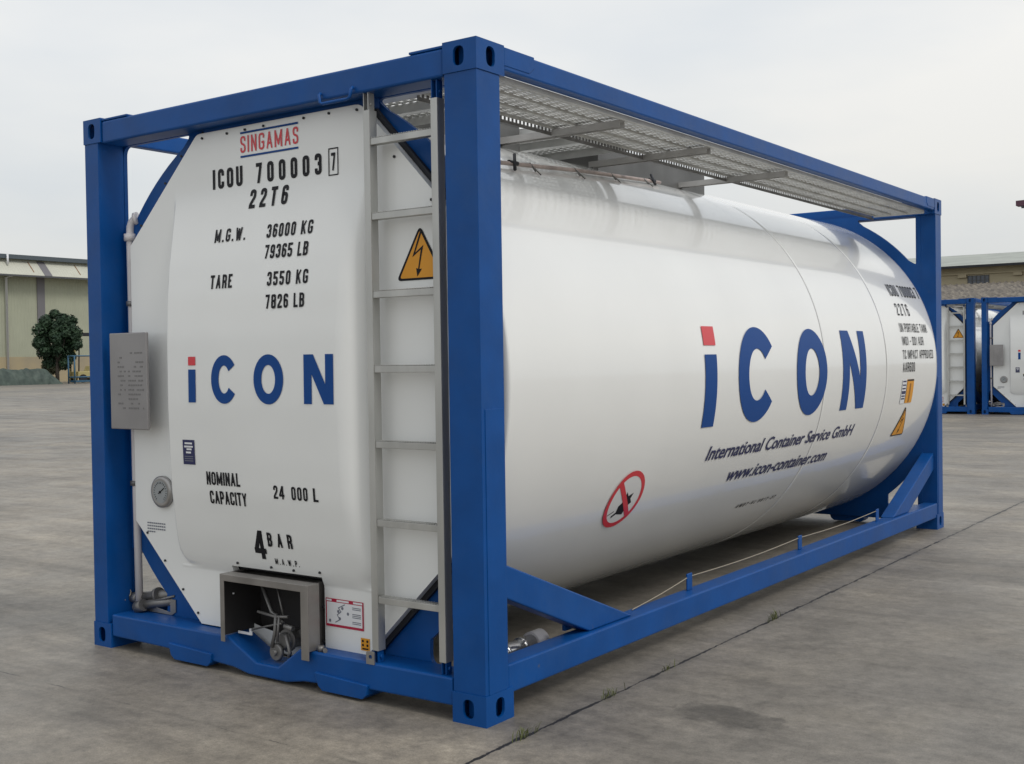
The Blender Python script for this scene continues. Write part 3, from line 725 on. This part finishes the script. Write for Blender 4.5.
# thermometer dial
bm = bmesh.new(); gx, gz = -1.990, .777
tube(bm, [(gx, YP, gz), (gx, YP-.018, gz), (gx, YP-.022, gz)], [.076, .076, .064], 32)
dial = mesh_obj('dial_gauge', bm, STEEL, cover)
bm = bmesh.new(); tube(bm, [(gx, YP-.0225, gz), (gx, YP-.0232, gz)], .054, 32, mi=0)
for k in range(20):
    a = R(-50+k*14.7); q = Vector((math.cos(a), math.sin(a)))
    tube(bm, [(gx+q.x*.040, YP-.0240, gz+q.y*.040), (gx+q.x*.049, YP-.0240, gz+q.y*.049)], .0012, 4, mi=1)
tube(bm, [(gx-.012, YP-.0250, gz-.008), (gx+.03, YP-.0250, gz+.020)], .002, 5, mi=1); tube(bm, [(gx, YP-.024, gz), (gx, YP-.027, gz)], .006, 10, mi=1)
mesh_obj('dial_face', bm, [mat('dial_face', (.28, .30, .31), .3, coat=.8), BLACK], dial)
# valve cabinet ---------------------------------------------------------
bm = bmesh.new(); xa, xb_, ya, yb_, z0, z1 = -1.472, -.918, -.018, .225, .168, .448; t = .004
outer = [(xa, .145), (xa+.026, .145), (xa+.026, z1-.03), (xb_-.045, z1-.03), (xb_-.045, .13), (xb_, .13), (xb_, z1), (xa, z1)]
prism(bm, outer, 'y', ya, ya+.005)
box(bm, (xa, ya+.005, z0), (xa+t, yb_, z1)); box(bm, (xb_-t, ya+.005, z0), (xb_, .05, z1)); box(bm, (xb_-.044, ya+.0055, z0), (xb_-.040, yb_, z1-t)); box(bm, (xa+t, ya+.005, z1-t), (xb_-t, .05, z1)); box(bm, (xa+t, .05, z1-.02), (xb_-.044, yb_, z1-.016))
box(bm, (xa+t, yb_-t, z0), (xb_-.044, yb_, z1-.021))
cab = mesh_obj('valve_cabinet', bm, mat('cabinet_steel', (.27, .255, .24), .42, metal=.7, var=.2, vscale=6), root, bevel=.0015)
bm = bmesh.new(); box(bm, (xa+t+.001, .0, .17), (xa+t+.003, yb_-t-.002, z1-t-.002)); box(bm, (xa+t+.003, yb_-t-.004, .05), (xb_-.047, yb_-t-.001, z1-.022)); box(bm, (xa+t+.003, .052, z1-.028), (xb_-.047, yb_-t-.005, z1-.022))  # near-black sheets put in to paint the shade inside the steel cabinet
mesh_obj('cabinet_shade', bm, mat('painted_shade', (.035, .033, .033), .6, metal=.3), cab)
bm = bmesh.new(); prism(bm, [(-1.44, .171), (-1.35, .171), (-1.35, .20), (-1.365, .20), (-1.365, .182), (-1.44, .182)], 'y', .055, .06); mesh_obj('drip_tray', bm, LABEL, cab)
bm = bmesh.new(); tube(bm, [(-1.44, .03, .355), (-1.435, .03, .355)], .004, 8); mesh_obj('rivet', bm, LABEL, cab)
bm = bmesh.new()
tube(bm, [(-1.18, .215, .16), (-1.18, .12, .16), (-1.18, .07, .16)], [.040, .040, .034], 20); tube(bm, [(-1.18, .12, .16), (-1.18, .105, .16)], .050, 20)
tube(bm, [(-1.10, .16, .16), (-1.10, .16, .30)], .018, 12); tube(bm, [(-1.10, .16, .24), (-1.10, .16, .27)], .032, 12); tube(bm, [(-1.18, .17, .16), (-1.06, .17, .21)], .03, 12)
vb = mesh_obj('outlet_valve', bm, DSTEEL, cab)
bm = bmesh.new(); tube(bm, [(-1.19, .045, .118), (-1.19, .055, .118), (-1.19, .066, .118)], [.034, .040, .034], 24); tube(bm, [(-1.19, .03, .118), (-1.19, .07, .118)], .014, 12)
mesh_obj('valve_cap', bm, DSTEEL, vb)
bm = bmesh.new()
tube(bm, [(-1.345, .10, .43), (-1.24, .075, .285), (-1.16, .07, .245)], .009, 8); tube(bm, [(-1.26, .12, .42), (-1.17, .08, .27)], .005, 6)
tube(bm, [(-1.30, .05, .285), (-1.19, .05, .275), (-1.12, .06, .28)], .007, 8); tube(bm, [(-1.37, .06, .19), (-1.25, .05, .225), (-1.15, .05, .25)], .0045, 6)
tube(bm, [(-1.185, .05, .29), (-1.19, .045, .20), (-1.205, .04, .14)], .008, 8); tube(bm, [(-1.165, .05, .28), (-1.17, .04, .17)], .006, 8)
tube(bm, [(-1.13, .05, .24), (-1.08, .05, .235)], .012, 8); tube(bm, [(-1.125, .05, .20), (-1.09, .04, .13), (-1.10, .04, .115)], .008, 8)
mesh_obj('valve_linkage', bm, DSTEEL, vb)
bm = bmesh.new(); tube(bm, [(-.893, .03, .166), (-.893, .03, .19)], .014, 10); tube(bm, [(-.872, .03, .175), (-.858, .02, .175)], .010, 8); mesh_obj('cabinet_bolt', bm, DSTEEL, cab)

# ladder -----------------------------------------------------------------
bm = bmesh.new()
def chan(bm, xo, xi, inner):
    t = .003
    box(bm, (xo, .014, .215), (xi, .014+t, 2.395))                 # front web
    box(bm, (xo, .017, .215), (xo+t, .058, 2.395)); box(bm, (xi-t, .017, .215), (xi, .058, 2.395))
chan(bm, -.586, -.553, 1); chan(bm, -.236, -.203, 0)
lad = mesh_obj('ladder', bm, ALU, root, bevel=.001)
for z in (2.268, 1.968, 1.655, 1.355, 1.052, .735, .423):
    bm = bmesh.new(); box(bm, (-.5525, .018, z-.014), (-.2365, .05, z+.012))
    for k in range(24): box(bm, (-.548+k*.013, .0175, z+.0121), (-.548+k*.013+.006, .05, z+.0165))
    mesh_obj('rung', bm, ALU, lad, bevel=.0015)
for x, nm in ((-.572, 0), (-.218, 1)):
    bm = bmesh.new(); box(bm, (x-.018, .020, 2.38), (x-.014, .055, 2.4655)); box(bm, (x+.006, .020, 2.38), (x+.010, .055, 2.4655))
    tube(bm, [(x+.009, .036, 2.42), (x+.016, .036, 2.42)], .007, 8)
    mesh_obj('ladder_bracket', bm, BLUE if nm else ALU, lad)
    bm = bmesh.new(); box(bm, (x-.014, .022, .1665), (x-.010, .055, .226)); box(bm, (x+.006, .022, .1665), (x+.010, .055, .226)); box(bm, (x-.010, .050, .1665), (x+.006, .055, .226))
    tube(bm, [(x+.009, .038, .19), (x+.02, .038, .19)], .008, 8)
    mesh_obj('ladder_bracket', bm, BLUE, lad)
bm = bmesh.new(); plate(bm, roundpoly([(-.610, .160), (-.566, .160), (-.566, .212, .01), (-.610, .212, .01)]), [circle(-.587, .190, .009, n=12)], lambda x, z, c: (x, .002+c, z), .006)
mesh_obj('earthing_lug', bm, STEEL, root)
# slim white tube and blue flange between ladder and post
bm = bmesh.new(); tube(bm, [(-.172, .10, .17), (-.172, .10, 2.46)], .010, 10); mesh_obj('white_tube', bm, TUBE, root)
bm = bmesh.new(); box(bm, (-.200, .10, .17), (-.182, .150, 2.46)); mesh_obj('post_flange', bm, BLUE, root)

# document holder, drain pipe, ball valves on the left -------------------
bm = bmesh.new(); box(bm, (-2.262, -.002, 1.078), (-1.980, .014, 1.541)); dh = mesh_obj('document_holder', bm, mat('etched_plate', (.30, .29, .29), .45, metal=.6, var=.08, vscale=5), root, bevel=.004)
bm = bmesh.new(); rnd = random.Random(3)
for j in range(13):
    z = 1.44-j*.022
    for x0, x1 in ((-2.20, -2.14), (-2.12, -2.00)):
        if rnd.random() < .25: continue
        x = x0
        while x < x1-.01:
            wd = rnd.uniform(.006, .02)
            if rnd.random() < .6: box(bm, (x, -.0032, z), (min(x+wd, x1), -.0018, z+.008))
            x += wd+.006
mesh_obj('etched_text', bm, mat('etching', (.2, .195, .195), .5, metal=.5), dh)
bm = bmesh.new(); tube(bm, [(-2.262, .14, .165), (-2.268, .14, .8), (-2.272, .14, 1.6), (-2.275, .14, 2.03), (-2.274, .142, 2.07), (-2.268, .146, 2.092), (-2.255, .15, 2.105), (-2.235, .16, 2.112)], .019, 16)
dp = mesh_obj('drain_pipe', bm, TUBE, root)
bm = bmesh.new(); tube(bm, [(-2.275, .14, 2.00), (-2.275, .14, 2.035)], .030, 16); tube(bm, [(-2.25, .152, 2.108), (-2.235, .16, 2.112)], .032, 16); mesh_obj('pipe_union', bm, TUBE, dp)
for z in (1.69, .80):
    bm = bmesh.new(); tube(bm, [(-2.272, .14, z-.012), (-2.272, .14, z+.012)], .0275, 16); box(bm, (-2.235, .11, z-.014), (-2.205, .118, z+.014)); box(bm, (-2.25, .118, z-.004), (-2.215, .124, z+.004))
    mesh_obj('pipe_clip', bm, DSTEEL, dp)
bm = bmesh.new(); tube(bm, [(-2.325, .15, .222), (-2.28, .15, .222)], .026, 12); tube(bm, [(-2.28, .16, .225), (-2.16, .17, .245), (-1.98, .20, .27)], .026, 14); tube(bm, [(-2.15, .16, .25), (-2.13, .16, .255)], .036, 14)
tube(bm, [(-2.22, .12, .198), (-2.13, .14, .215), (-1.98, .18, .24)], .022, 12); tube(bm, [(-2.13, .13, .228), (-2.0, .15, .262)], .006, 8); tube(bm, [(-2.24, .11, .188), (-2.19, .11, .205)], .030, 12)
bv = mesh_obj('air_line_valve', bm, DSTEEL, root)
bm = bmesh.new(); lp = [(-2.355+.045*math.cos(R(a)), .12+.02*math.sin(R(a)), .238+.028*math.sin(R(a))) for a in range(-10, 330, 20)]; tube(bm, lp, .0028, 6); mesh_obj('wire_loop', bm, CABLE, bv)
bm = bmesh.new(); plate(bm, [(-2.25, .168), (-2.02, .168), (-1.99, .185), (-1.99, .245), (-2.02, .245), (-2.25, .185)], [[(-2.15, .192), (-2.03, .180), (-2.03, .218), (-2.09, .222)]], lambda x, z, c: (x, .145+c, z), .004)
mesh_obj('valve_bracket', bm, STEEL, root)
# inspection document tube lying behind the side rail
bm = bmesh.new(); tube(bm, [(-.20, .22, .172), (-.20, .60, .178)], .036, 18); tube(bm, [(-.20, .50, .1765), (-.20, .515, .1768)], .040, 18); tube(bm, [(-.20, .38, .1745), (-.20, .395, .1748)], .040, 18)
dt = mesh_obj('document_tube', bm, mat('bright_tube', (.6, .6, .6), .2, metal=.9), root)
bm = bmesh.new(); tube(bm, [(-.20, .585, .178), (-.20, .66, .179), (-.20, .672, .179)], [.046, .046, .038], 18); tube(bm, [(-.20, .20, .1718), (-.20, .27, .173)], .044, 18); mesh_obj('tube_cap', bm, TUBE, dt)

def copy_tree(o, parent=None):
    c = o.copy(); col.objects.link(c)
    if parent is not None: c.parent = parent
    for ch in list(o.children): copy_tree(ch, c)
    return c
# two more in the row behind, plus the ones that stand next to them
for lx_, lb in ((-4.19, 'distant tank container whose ladder end and yellow triangle show just right of the big frame'),
                (-1.60, 'distant tank container at the right edge of the photo, grey plate on its left post')):
    c = copy_tree(root); c.location = (lx_, 23.65, 0); c['label'] = lb

# ------------------------------------------------------------------ right hand building
YB = 60.0
bld = tag(empty('yard_building', (-12, YB, 0)), 'long low beige building with pale metal roof behind the distant containers', 'building')
def sub(name, bm, ma, par, **k):
    bmesh.ops.translate(bm, verts=bm.verts, vec=(-par_off(par)[0], -par_off(par)[1], -par_off(par)[2])); return mesh_obj(name, bm, ma, par, **k)
def par_off(p):
    v = Vector((0, 0, 0))
    while p is not None: v += p.location; p = p.parent
    return v
BEIGE = mat('beige_render', (.46, .40, .27), .85, var=.12, vscale=.6)
bm = bmesh.new(); box(bm, (-42, YB, 0), (9, YB+14, 5.80)); sub('wall', bm, BEIGE, bld)
bm = bmesh.new(); box(bm, (-42, YB-.10, 5.42), (9, YB-.002, 5.50))
x = -41.3
while x < 9: box(bm, (x, YB-.16, 5.26), (x+.42, YB-.003, 5.418)); x += 2.72
sub('cornice', bm, BEIGE, bld)
bm = bmesh.new(); prism(bm, [(YB-.55, 5.86), (YB+7, 7.0), (YB+14.5, 5.86), (YB+14.5, 5.80), (YB-.55, 5.80)], 'x', -42.5, 9.5)
sub('roof', bm, mat('pale_metal_roof', (.34, .36, .32), .6, var=.15, vscale=.8), bld)
bm = bmesh.new(); box(bm, (-42.5, YB-.68, 5.74), (9.5, YB-.56, 5.86)); sub('gutter', bm, DARK, bld)
GLASS = mat('dark_glass', (.05, .06, .08), .15, spec=.8)
for k in range(-3, 3):
    x0 = -13.63+k*6.4
    bm = bmesh.new()
    for i in range(6): box(bm, (x0+i*.208-.02, YB-.04, 4.86), (x0+i*.208+.02, YB-.004, 5.36))
    for z in (4.86, 5.10, 5.34): box(bm, (x0, YB-.03, z-.015), (x0+1.04, YB-.003, z+.015))
    wf = sub('window', bm, mat('window_frame', (.09, .09, .09), .6), bld)
    bm = bmesh.new(); box(bm, (x0, YB-.012, 4.87), (x0+1.04, YB-.001, 5.35)); sub('pane', bm, GLASS, wf)
# open shed in front of it, tiled roof
shed = tag(empty('open_shed', (-12, 55, 0)), 'open shed with weathered brown corrugated tile roof above the distant containers', 'shed')
bm = bmesh.new(); nx, ny = 900, 14; grid = []
for j in range(ny+1):
    t = j/ny; y = 50+t*9.4; z = 3.60+t*1.30
    for s in (0, 1):
        row = []
        for i in range(nx+1):
            x = -36+i*44/nx; row.append(bm.verts.new((x, y+s*.0, z+.055*math.sin(2*math.pi*x/.30)-(.05 if s else 0)+.02*noise.noise(Vector((x*.8, y, 0))))))
        grid.append(row)
        if j == ny: break
    
for a, b in zip(grid, grid[1:]):
    for i in range(nx): bm.faces.new((a[i], a[i+1], b[i+1], b[i]))
sub('tile_roof', bm, mat('old_tiles', (.22, .195, .16), .85, c2=(.095, .085, .075), vscale=2.2), shed)
for k in range(12):
    bm = bmesh.new(); x = -35+k*3.8; box(bm, (x, 50.2, 0), (x+.16, 50.36, 3.56)); sub('post', bm, mat('shed_post', (.10, .09, .08), .8), shed)

# street lamp whose head reaches into the frame
lmp = tag(empty('street_lamp', (-2.9, 30, 0)), 'dark maroon floodlight head against the sky at the right edge', 'street lamp')
bm = bmesh.new(); tube(bm, [(-2.9, 30, 0), (-2.9, 30, 5.6)], [.08, .05], 12); sub('pole', bm, DSTEEL, lmp)
bm = bmesh.new(); tube(bm, [(-2.9, 30, 5.5), (-3.6, 30, 5.48), (-4.1, 30, 5.40)], .03, 8); sub('arm', bm, DSTEEL, lmp)
bm = bmesh.new(); prism(bm, roundpoly([(-4.66, 5.27), (-4.1, 5.25), (-4.0, 5.33, .03), (-4.1, 5.42, .03), (-4.66, 5.405)]), 'y', 29.85, 30.15); hd = sub('lamp_head', bm, mat('maroon_housing', (.085, .03, .05), .5), lmp)
bm = bmesh.new(); prism(bm, [(-4.56, 5.245), (-4.2, 5.235), (-4.2, 5.249), (-4.56, 5.266), ], 'y', 29.9, 30.1); tube(bm, [(-4.55, 30, 5.235), (-4.3, 30, 5.215)], .025, 8); sub('lens', bm, mat('lamp_lens', (.10, .10, .12), .3), hd)

# ------------------------------------------------------------------ left warehouse (wall runs along y at x=-90)
wh = tag(empty('warehouse', (-90, 60, 0)), 'pale green metal clad warehouse with dark eaves line on the left horizon', 'warehouse')
def clad_mat(name, c, axis='Y', rust=False):
    M = mat(name, c, .7, var=.07, vscale=.5); n = M.node_tree.nodes; l = M.node_tree.links; b = n['Principled BSDF']
    t = n.new('ShaderNodeTexCoord'); w_ = n.new('ShaderNodeTexWave'); w_.wave_type = 'BANDS'; w_.bands_direction = axis; w_.inputs['Scale'].default_value = 1.2; l.new(t.outputs['Object'], w_.inputs[0])
    bp = n.new('ShaderNodeBump'); bp.inputs['Strength'].default_value = .6; bp.inputs['Distance'].default_value = .04; l.new(w_.outputs[1], bp.inputs['Height']); l.new(bp.outputs[0], b.inputs['Normal'])
    return M
GREEN = clad_mat('green_cladding', (.37, .385, .29))
bm = bmesh.new(); box(bm, (-125, 20, 2.2), (-90, 125, 10.7)); sub('wall', bm, GREEN, wh)
bm = bmesh.new(); box(bm, (-125, 20.1, 0), (-89.85, 124.9, 2.2)); sub('plinth', bm, mat('stained_render', (.40, .33, .20), .85, c2=(.30, .26, .19), vscale=.35), wh)
bm = bmesh.new(); prism(bm, [(-90.0, 10.45), (-88.7, 9.15), (-88.7, 9.07), (-90.0, 9.10)], 'y', 20, 125)
cn = sub('canopy', bm, clad_mat('cream_sheet', (.52, .52, .44)), wh)
bm = bmesh.new(); box(bm, (-88.72, 20, 8.98), (-88.60, 125, 9.12)); sub('canopy_gutter', bm, mat('gutter_grey', (.08, .085, .09), .6), wh)
bm = bmesh.new(); prism(bm, [(-89.5, 10.88), (-107, 11.6), (-126, 10.88), (-126, 10.52), (-89.5, 10.52)], 'y', 19.5, 125.5); sub('roof', bm, mat('dark_roof', (.075, .095, .11), .6), wh)
GREYC = mat('grey_panel', (.16, .155, .165), .7)
for k in range(-4, 9):
    y = 55.45+k*8.2-.35
    bm = bmesh.new(); box(bm, (-89.98, y, 2.2), (-89.9, y+.72, 9.1)); c = sub('column', bm, GREYC, wh)
    bm = bmesh.new(); prism(bm, [(-89.97, 10.455), (-88.68, 9.165), (-88.68, 9.13), (-89.97, 10.42)], 'y', y, y+.72)
    sub('canopy_strip', bm, GREYC, c)
RUST = mat('rust_streak', (.22, .12, .06), .9)
for y in (54.2, 58.7, 67.1):
    bm = bmesh.new(); prism(bm, [(-89.90, 10.375), (-88.95, 9.425), (-88.95, 9.40), (-89.90, 10.35)], 'y', y, y+.09); sub('rust_streak', bm, RUST, cn)
for y in (52.15, 68.55, 84.95):
    bm = bmesh.new(); tube(bm, [(-89.75, y, .2), (-89.75, y, 8.9), (-88.75, y, 9.05)], .10, 8); sub('downpipe', bm, LABEL, wh)
for y in (52.1,):
    bm = bmesh.new(); tube(bm, [(-89.38, y, 10.0), (-89.38, y, 10.85)], .09, 8); sub('downpipe', bm, LABEL, wh)

# tree
def foliage_mat():
    M = mat('tree_leaves', (.028, .058, .026), .6, spec=.3, c2=(.014, .034, .018), vscale=1.6); return M
LEAF = foliage_mat(); BARK = mat('bark', (.06, .05, .04), .9)
tx, ty = -80.4, 50.65
tree = tag(empty('round_tree', (tx, ty, 0)), 'dark green bushy tree in front of the pale green warehouse wall', 'tree')
bm = bmesh.new(); tube(bm, [(tx, ty, 0), (tx+.05, ty, 1.2), (tx, ty+.05, 2.4)], [.17, .13, .10], 8)
for a in range(0, 360, 60): tube(bm, [(tx, ty, 1.5+a/400), (tx+.7*math.cos(R(a)), ty+.7*math.sin(R(a)), 2.6+a/500), (tx+1.2*math.cos(R(a)), ty+1.2*math.sin(R(a)), 3.6)], [.07, .05, .02], 6)
sub('trunk', bm, BARK, tree)
def crown(bm, blobs, n, size, rnd):
    for _ in range(n):
        c, q = rnd.choice(blobs); v = Vector((rnd.gauss(0, 1), rnd.gauss(0, 1), rnd.gauss(0, 1))).normalized()*(q*rnd.uniform(.55, 1.04))
        p = Vector(c)+v; nrm = (v.normalized()+Vector((rnd.uniform(-.7, .7), rnd.uniform(-.7, .7), rnd.uniform(-.2, .9)))).normalized()
        a = nrm.orthogonal().normalized(); a.rotate(Matrix.Rotation(rnd.uniform(0, 6.28), 3, nrm)); b = nrm.cross(a); s = size*rnd.uniform(.6, 1.2)
        bm.faces.new([bm.verts.new(p+a*s), bm.verts.new(p+b*s*.55), bm.verts.new(p-a*s), bm.verts.new(p-b*s*.55)])
rnd = random.Random(11); blobs = []
for k in range(48):
    a = rnd.uniform(0, 6.28); zz = rnd.uniform(2.1, 5.0); rad = 1.55*math.sqrt(max(.05, 1-((zz-3.4)/2.3)**2))*rnd.uniform(.6, 1.05)
    blobs.append(((tx+rad*math.cos(a), ty+rad*math.sin(a), zz), rnd.uniform(.35, .62)))
blobs += [((tx-.1, ty, 5.45), .42), ((tx+.75, ty+.9, 4.95), .45), ((tx, ty, 3.4), 1.2), ((tx, ty, 3.0), 1.2), ((tx-.6, ty-.3, 1.7), .55), ((tx+.5, ty+.4, 1.6), .55)]
bm = bmesh.new(); crown(bm, blobs, 16000, .14, rnd); sub('crown', bm, LEAF, tree)
# low bush beside the trunk
bush = tag(empty('bush', (-84.0, 52.2, 0)), 'small olive bush behind the green tarpaulin, left of the tree trunk', 'bush')
bm = bmesh.new(); tube(bm, [(-84.0, 52.2, 0), (-84.0, 52.2, .8)], .05, 6); sub('stem', bm, BARK, bush)
bm = bmesh.new(); crown(bm, [((-84.0+rnd.uniform(-.5, .7), 52.2+rnd.uniform(-.6, .6), rnd.uniform(.7, 1.9)), rnd.uniform(.3, .5)) for _ in range(12)], 2200, .12, rnd)
sub('foliage', bm, mat('olive_leaves', (.08, .085, .045), .7), bush)
# tarpaulin-covered stack
tp = tag(empty('covered_stack', (-78, 42, 0)), 'long low stack of goods under a crumpled green tarpaulin before the warehouse', 'covered stack')
bm = bmesh.new(); nx, ny = 120, 22; rows = []
for i in range(nx+1):
    y = 34+i*14.9/nx; row = []
    for j in range(ny+1):
        t = j/ny; x = -79.6+t*2.6; h = 1.12*min(1, 1.0*min(t, 1-t)*5)**.7*(min(1, (49.0-y)/1.2+.12))
        q = noise.noise(Vector((x*1.6, y*1.3, 0)))*.14+noise.noise(Vector((x*4, y*3.5, 3)))*.10
        row.append(bm.verts.new((x+q*.3, y+q*.2, max(.0, h*(1+q))+.0)))
    rows.append(row)
for a, b in zip(rows, rows[1:]):
    for j in range(ny): bm.faces.new((a[j], a[j+1], b[j+1], b[j]))
sub('tarpaulin', bm, mat('green_tarp', (.065, .092, .075), .6, c2=(.03, .048, .04), vscale=2.2), tp)
# blue rack
rk = tag(empty('storage_rack', (-76.7, 50, 0)), 'blue tubular steel rack standing right of the tree', 'rack')
BRACK = mat('rack_blue', (.03, .10, .17), .5)
bm = bmesh.new(); X0, X1, Y0, Y1 = -77.3, -76.5, 49.6, 52.2
for x in (X0, X1):
    for y in (Y0, Y1): tube(bm, [(x, y, 0), (x, y, 2.15)], .06, 8)
    tube(bm, [(x, Y0, 2.12), (x, Y1, 2.12)], .05, 8); tube(bm, [(x, Y0, .5), (x, Y1, .5)], .05, 8)
for y in (Y0, Y1): tube(bm, [(X0, y, 2.12), (X1, y, 2.12)], .05, 8); tube(bm, [(X0, y, .5), (X1, y, .5)], .05, 8)
sub('rack_frame', bm, BRACK, rk)
bm = bmesh.new(); box(bm, (X0, Y0+.1, .12), (X1, Y1-.1, .25)); sub('rack_tray', bm, BRACK, rk)
# forklift, only its guard and mast show beside the post
fl = tag(empty('forklift', (-82, 54.5, 0)), 'forklift with black overhead guard and yellow mast, half hidden by the blue post', 'forklift')
FY = mat('forklift_yellow', (.42, .36, .16), .6)
def FX(bm): bmesh.ops.translate(bm, verts=bm.verts, vec=(2.7, -4.2, 0)); return bm
bm = bmesh.new(); prism(bm, [(57.4, .35), (59.6, .35), (59.9, .7), (59.8, 1.3), (58.9, 1.35), (58.7, .9), (57.4, .9)], 'x', -85.3, -84.1); sub('body', FX(bm), FY, fl, bevel=.05)
bm = bmesh.new(); box(bm, (-85.3, 57.4, 3.8), (-84.1, 60.0, 4.05))
for x in (-85.25, -84.15):
    for y in (57.5, 59.7): tube(bm, [(x, y, .9), (x, y+.1, 3.85)], .05, 6)
sub('overhead_guard', FX(bm), DARK, fl)
bm = bmesh.new()
for x in (-85.1, -84.3): box(bm, (x-.06, 57.15, .1), (x+.06, 57.3, 3.0))
sub('mast', FX(bm), FY, fl)
for x in (-85.35, -84.05):
    for y in (57.8, 59.4):
        bm = bmesh.new(); tube(bm, [(x-.1, y, .33), (x+.1, y, .33)], .33, 16); sub('wheel', FX(bm), DARK, fl)

# weeds in the slab joint
GR = mat('weed_green', (.10, .115, .035), .8)
for i, (y, s, n_, lb) in enumerate(((.02, .05, 26, 'sparse weed tuft in the slab joint nearest the bottom edge of the photo'), (.62, .045, 22, 'weed tuft in the slab joint below the near diagonal brace'),
                         (1.12, .035, 14, 'tiny weed sprig in the slab joint below the near steel cable'), (2.28, .06, 34, 'greenest weed tuft in the slab joint beside the long blue rail'))):
    o_ = tag(empty('weed_tuft', (.175, y, 0)), lb, 'weed', 'weeds in the slab joint')
    bm = bmesh.new(); rr = random.Random(i)
    for _ in range(n_):
        a = rr.uniform(0, 6.28); bx, by = rr.gauss(0, .006), rr.gauss(0, .045); l_ = s*rr.uniform(.4, 1.1); ln = rr.uniform(.2, .9)
        dx_, dy_ = math.cos(a), math.sin(a); wv = .0016
        p0 = Vector((bx, by, 0)); p1 = p0+Vector((dx_*l_*ln*.4, dy_*l_*ln*.4, l_*.6)); p2 = p0+Vector((dx_*l_*ln, dy_*l_*ln, l_*.85)); sd = Vector((-dy_, dx_, 0))*wv
        q = [bm.verts.new(k) for k in (p0-sd, p0+sd, p1+sd, p1-sd)]; bm.faces.new(q); bm.faces.new((q[3], q[2], bm.verts.new(p2)))
    mesh_obj('blades', bm, GR, o_)
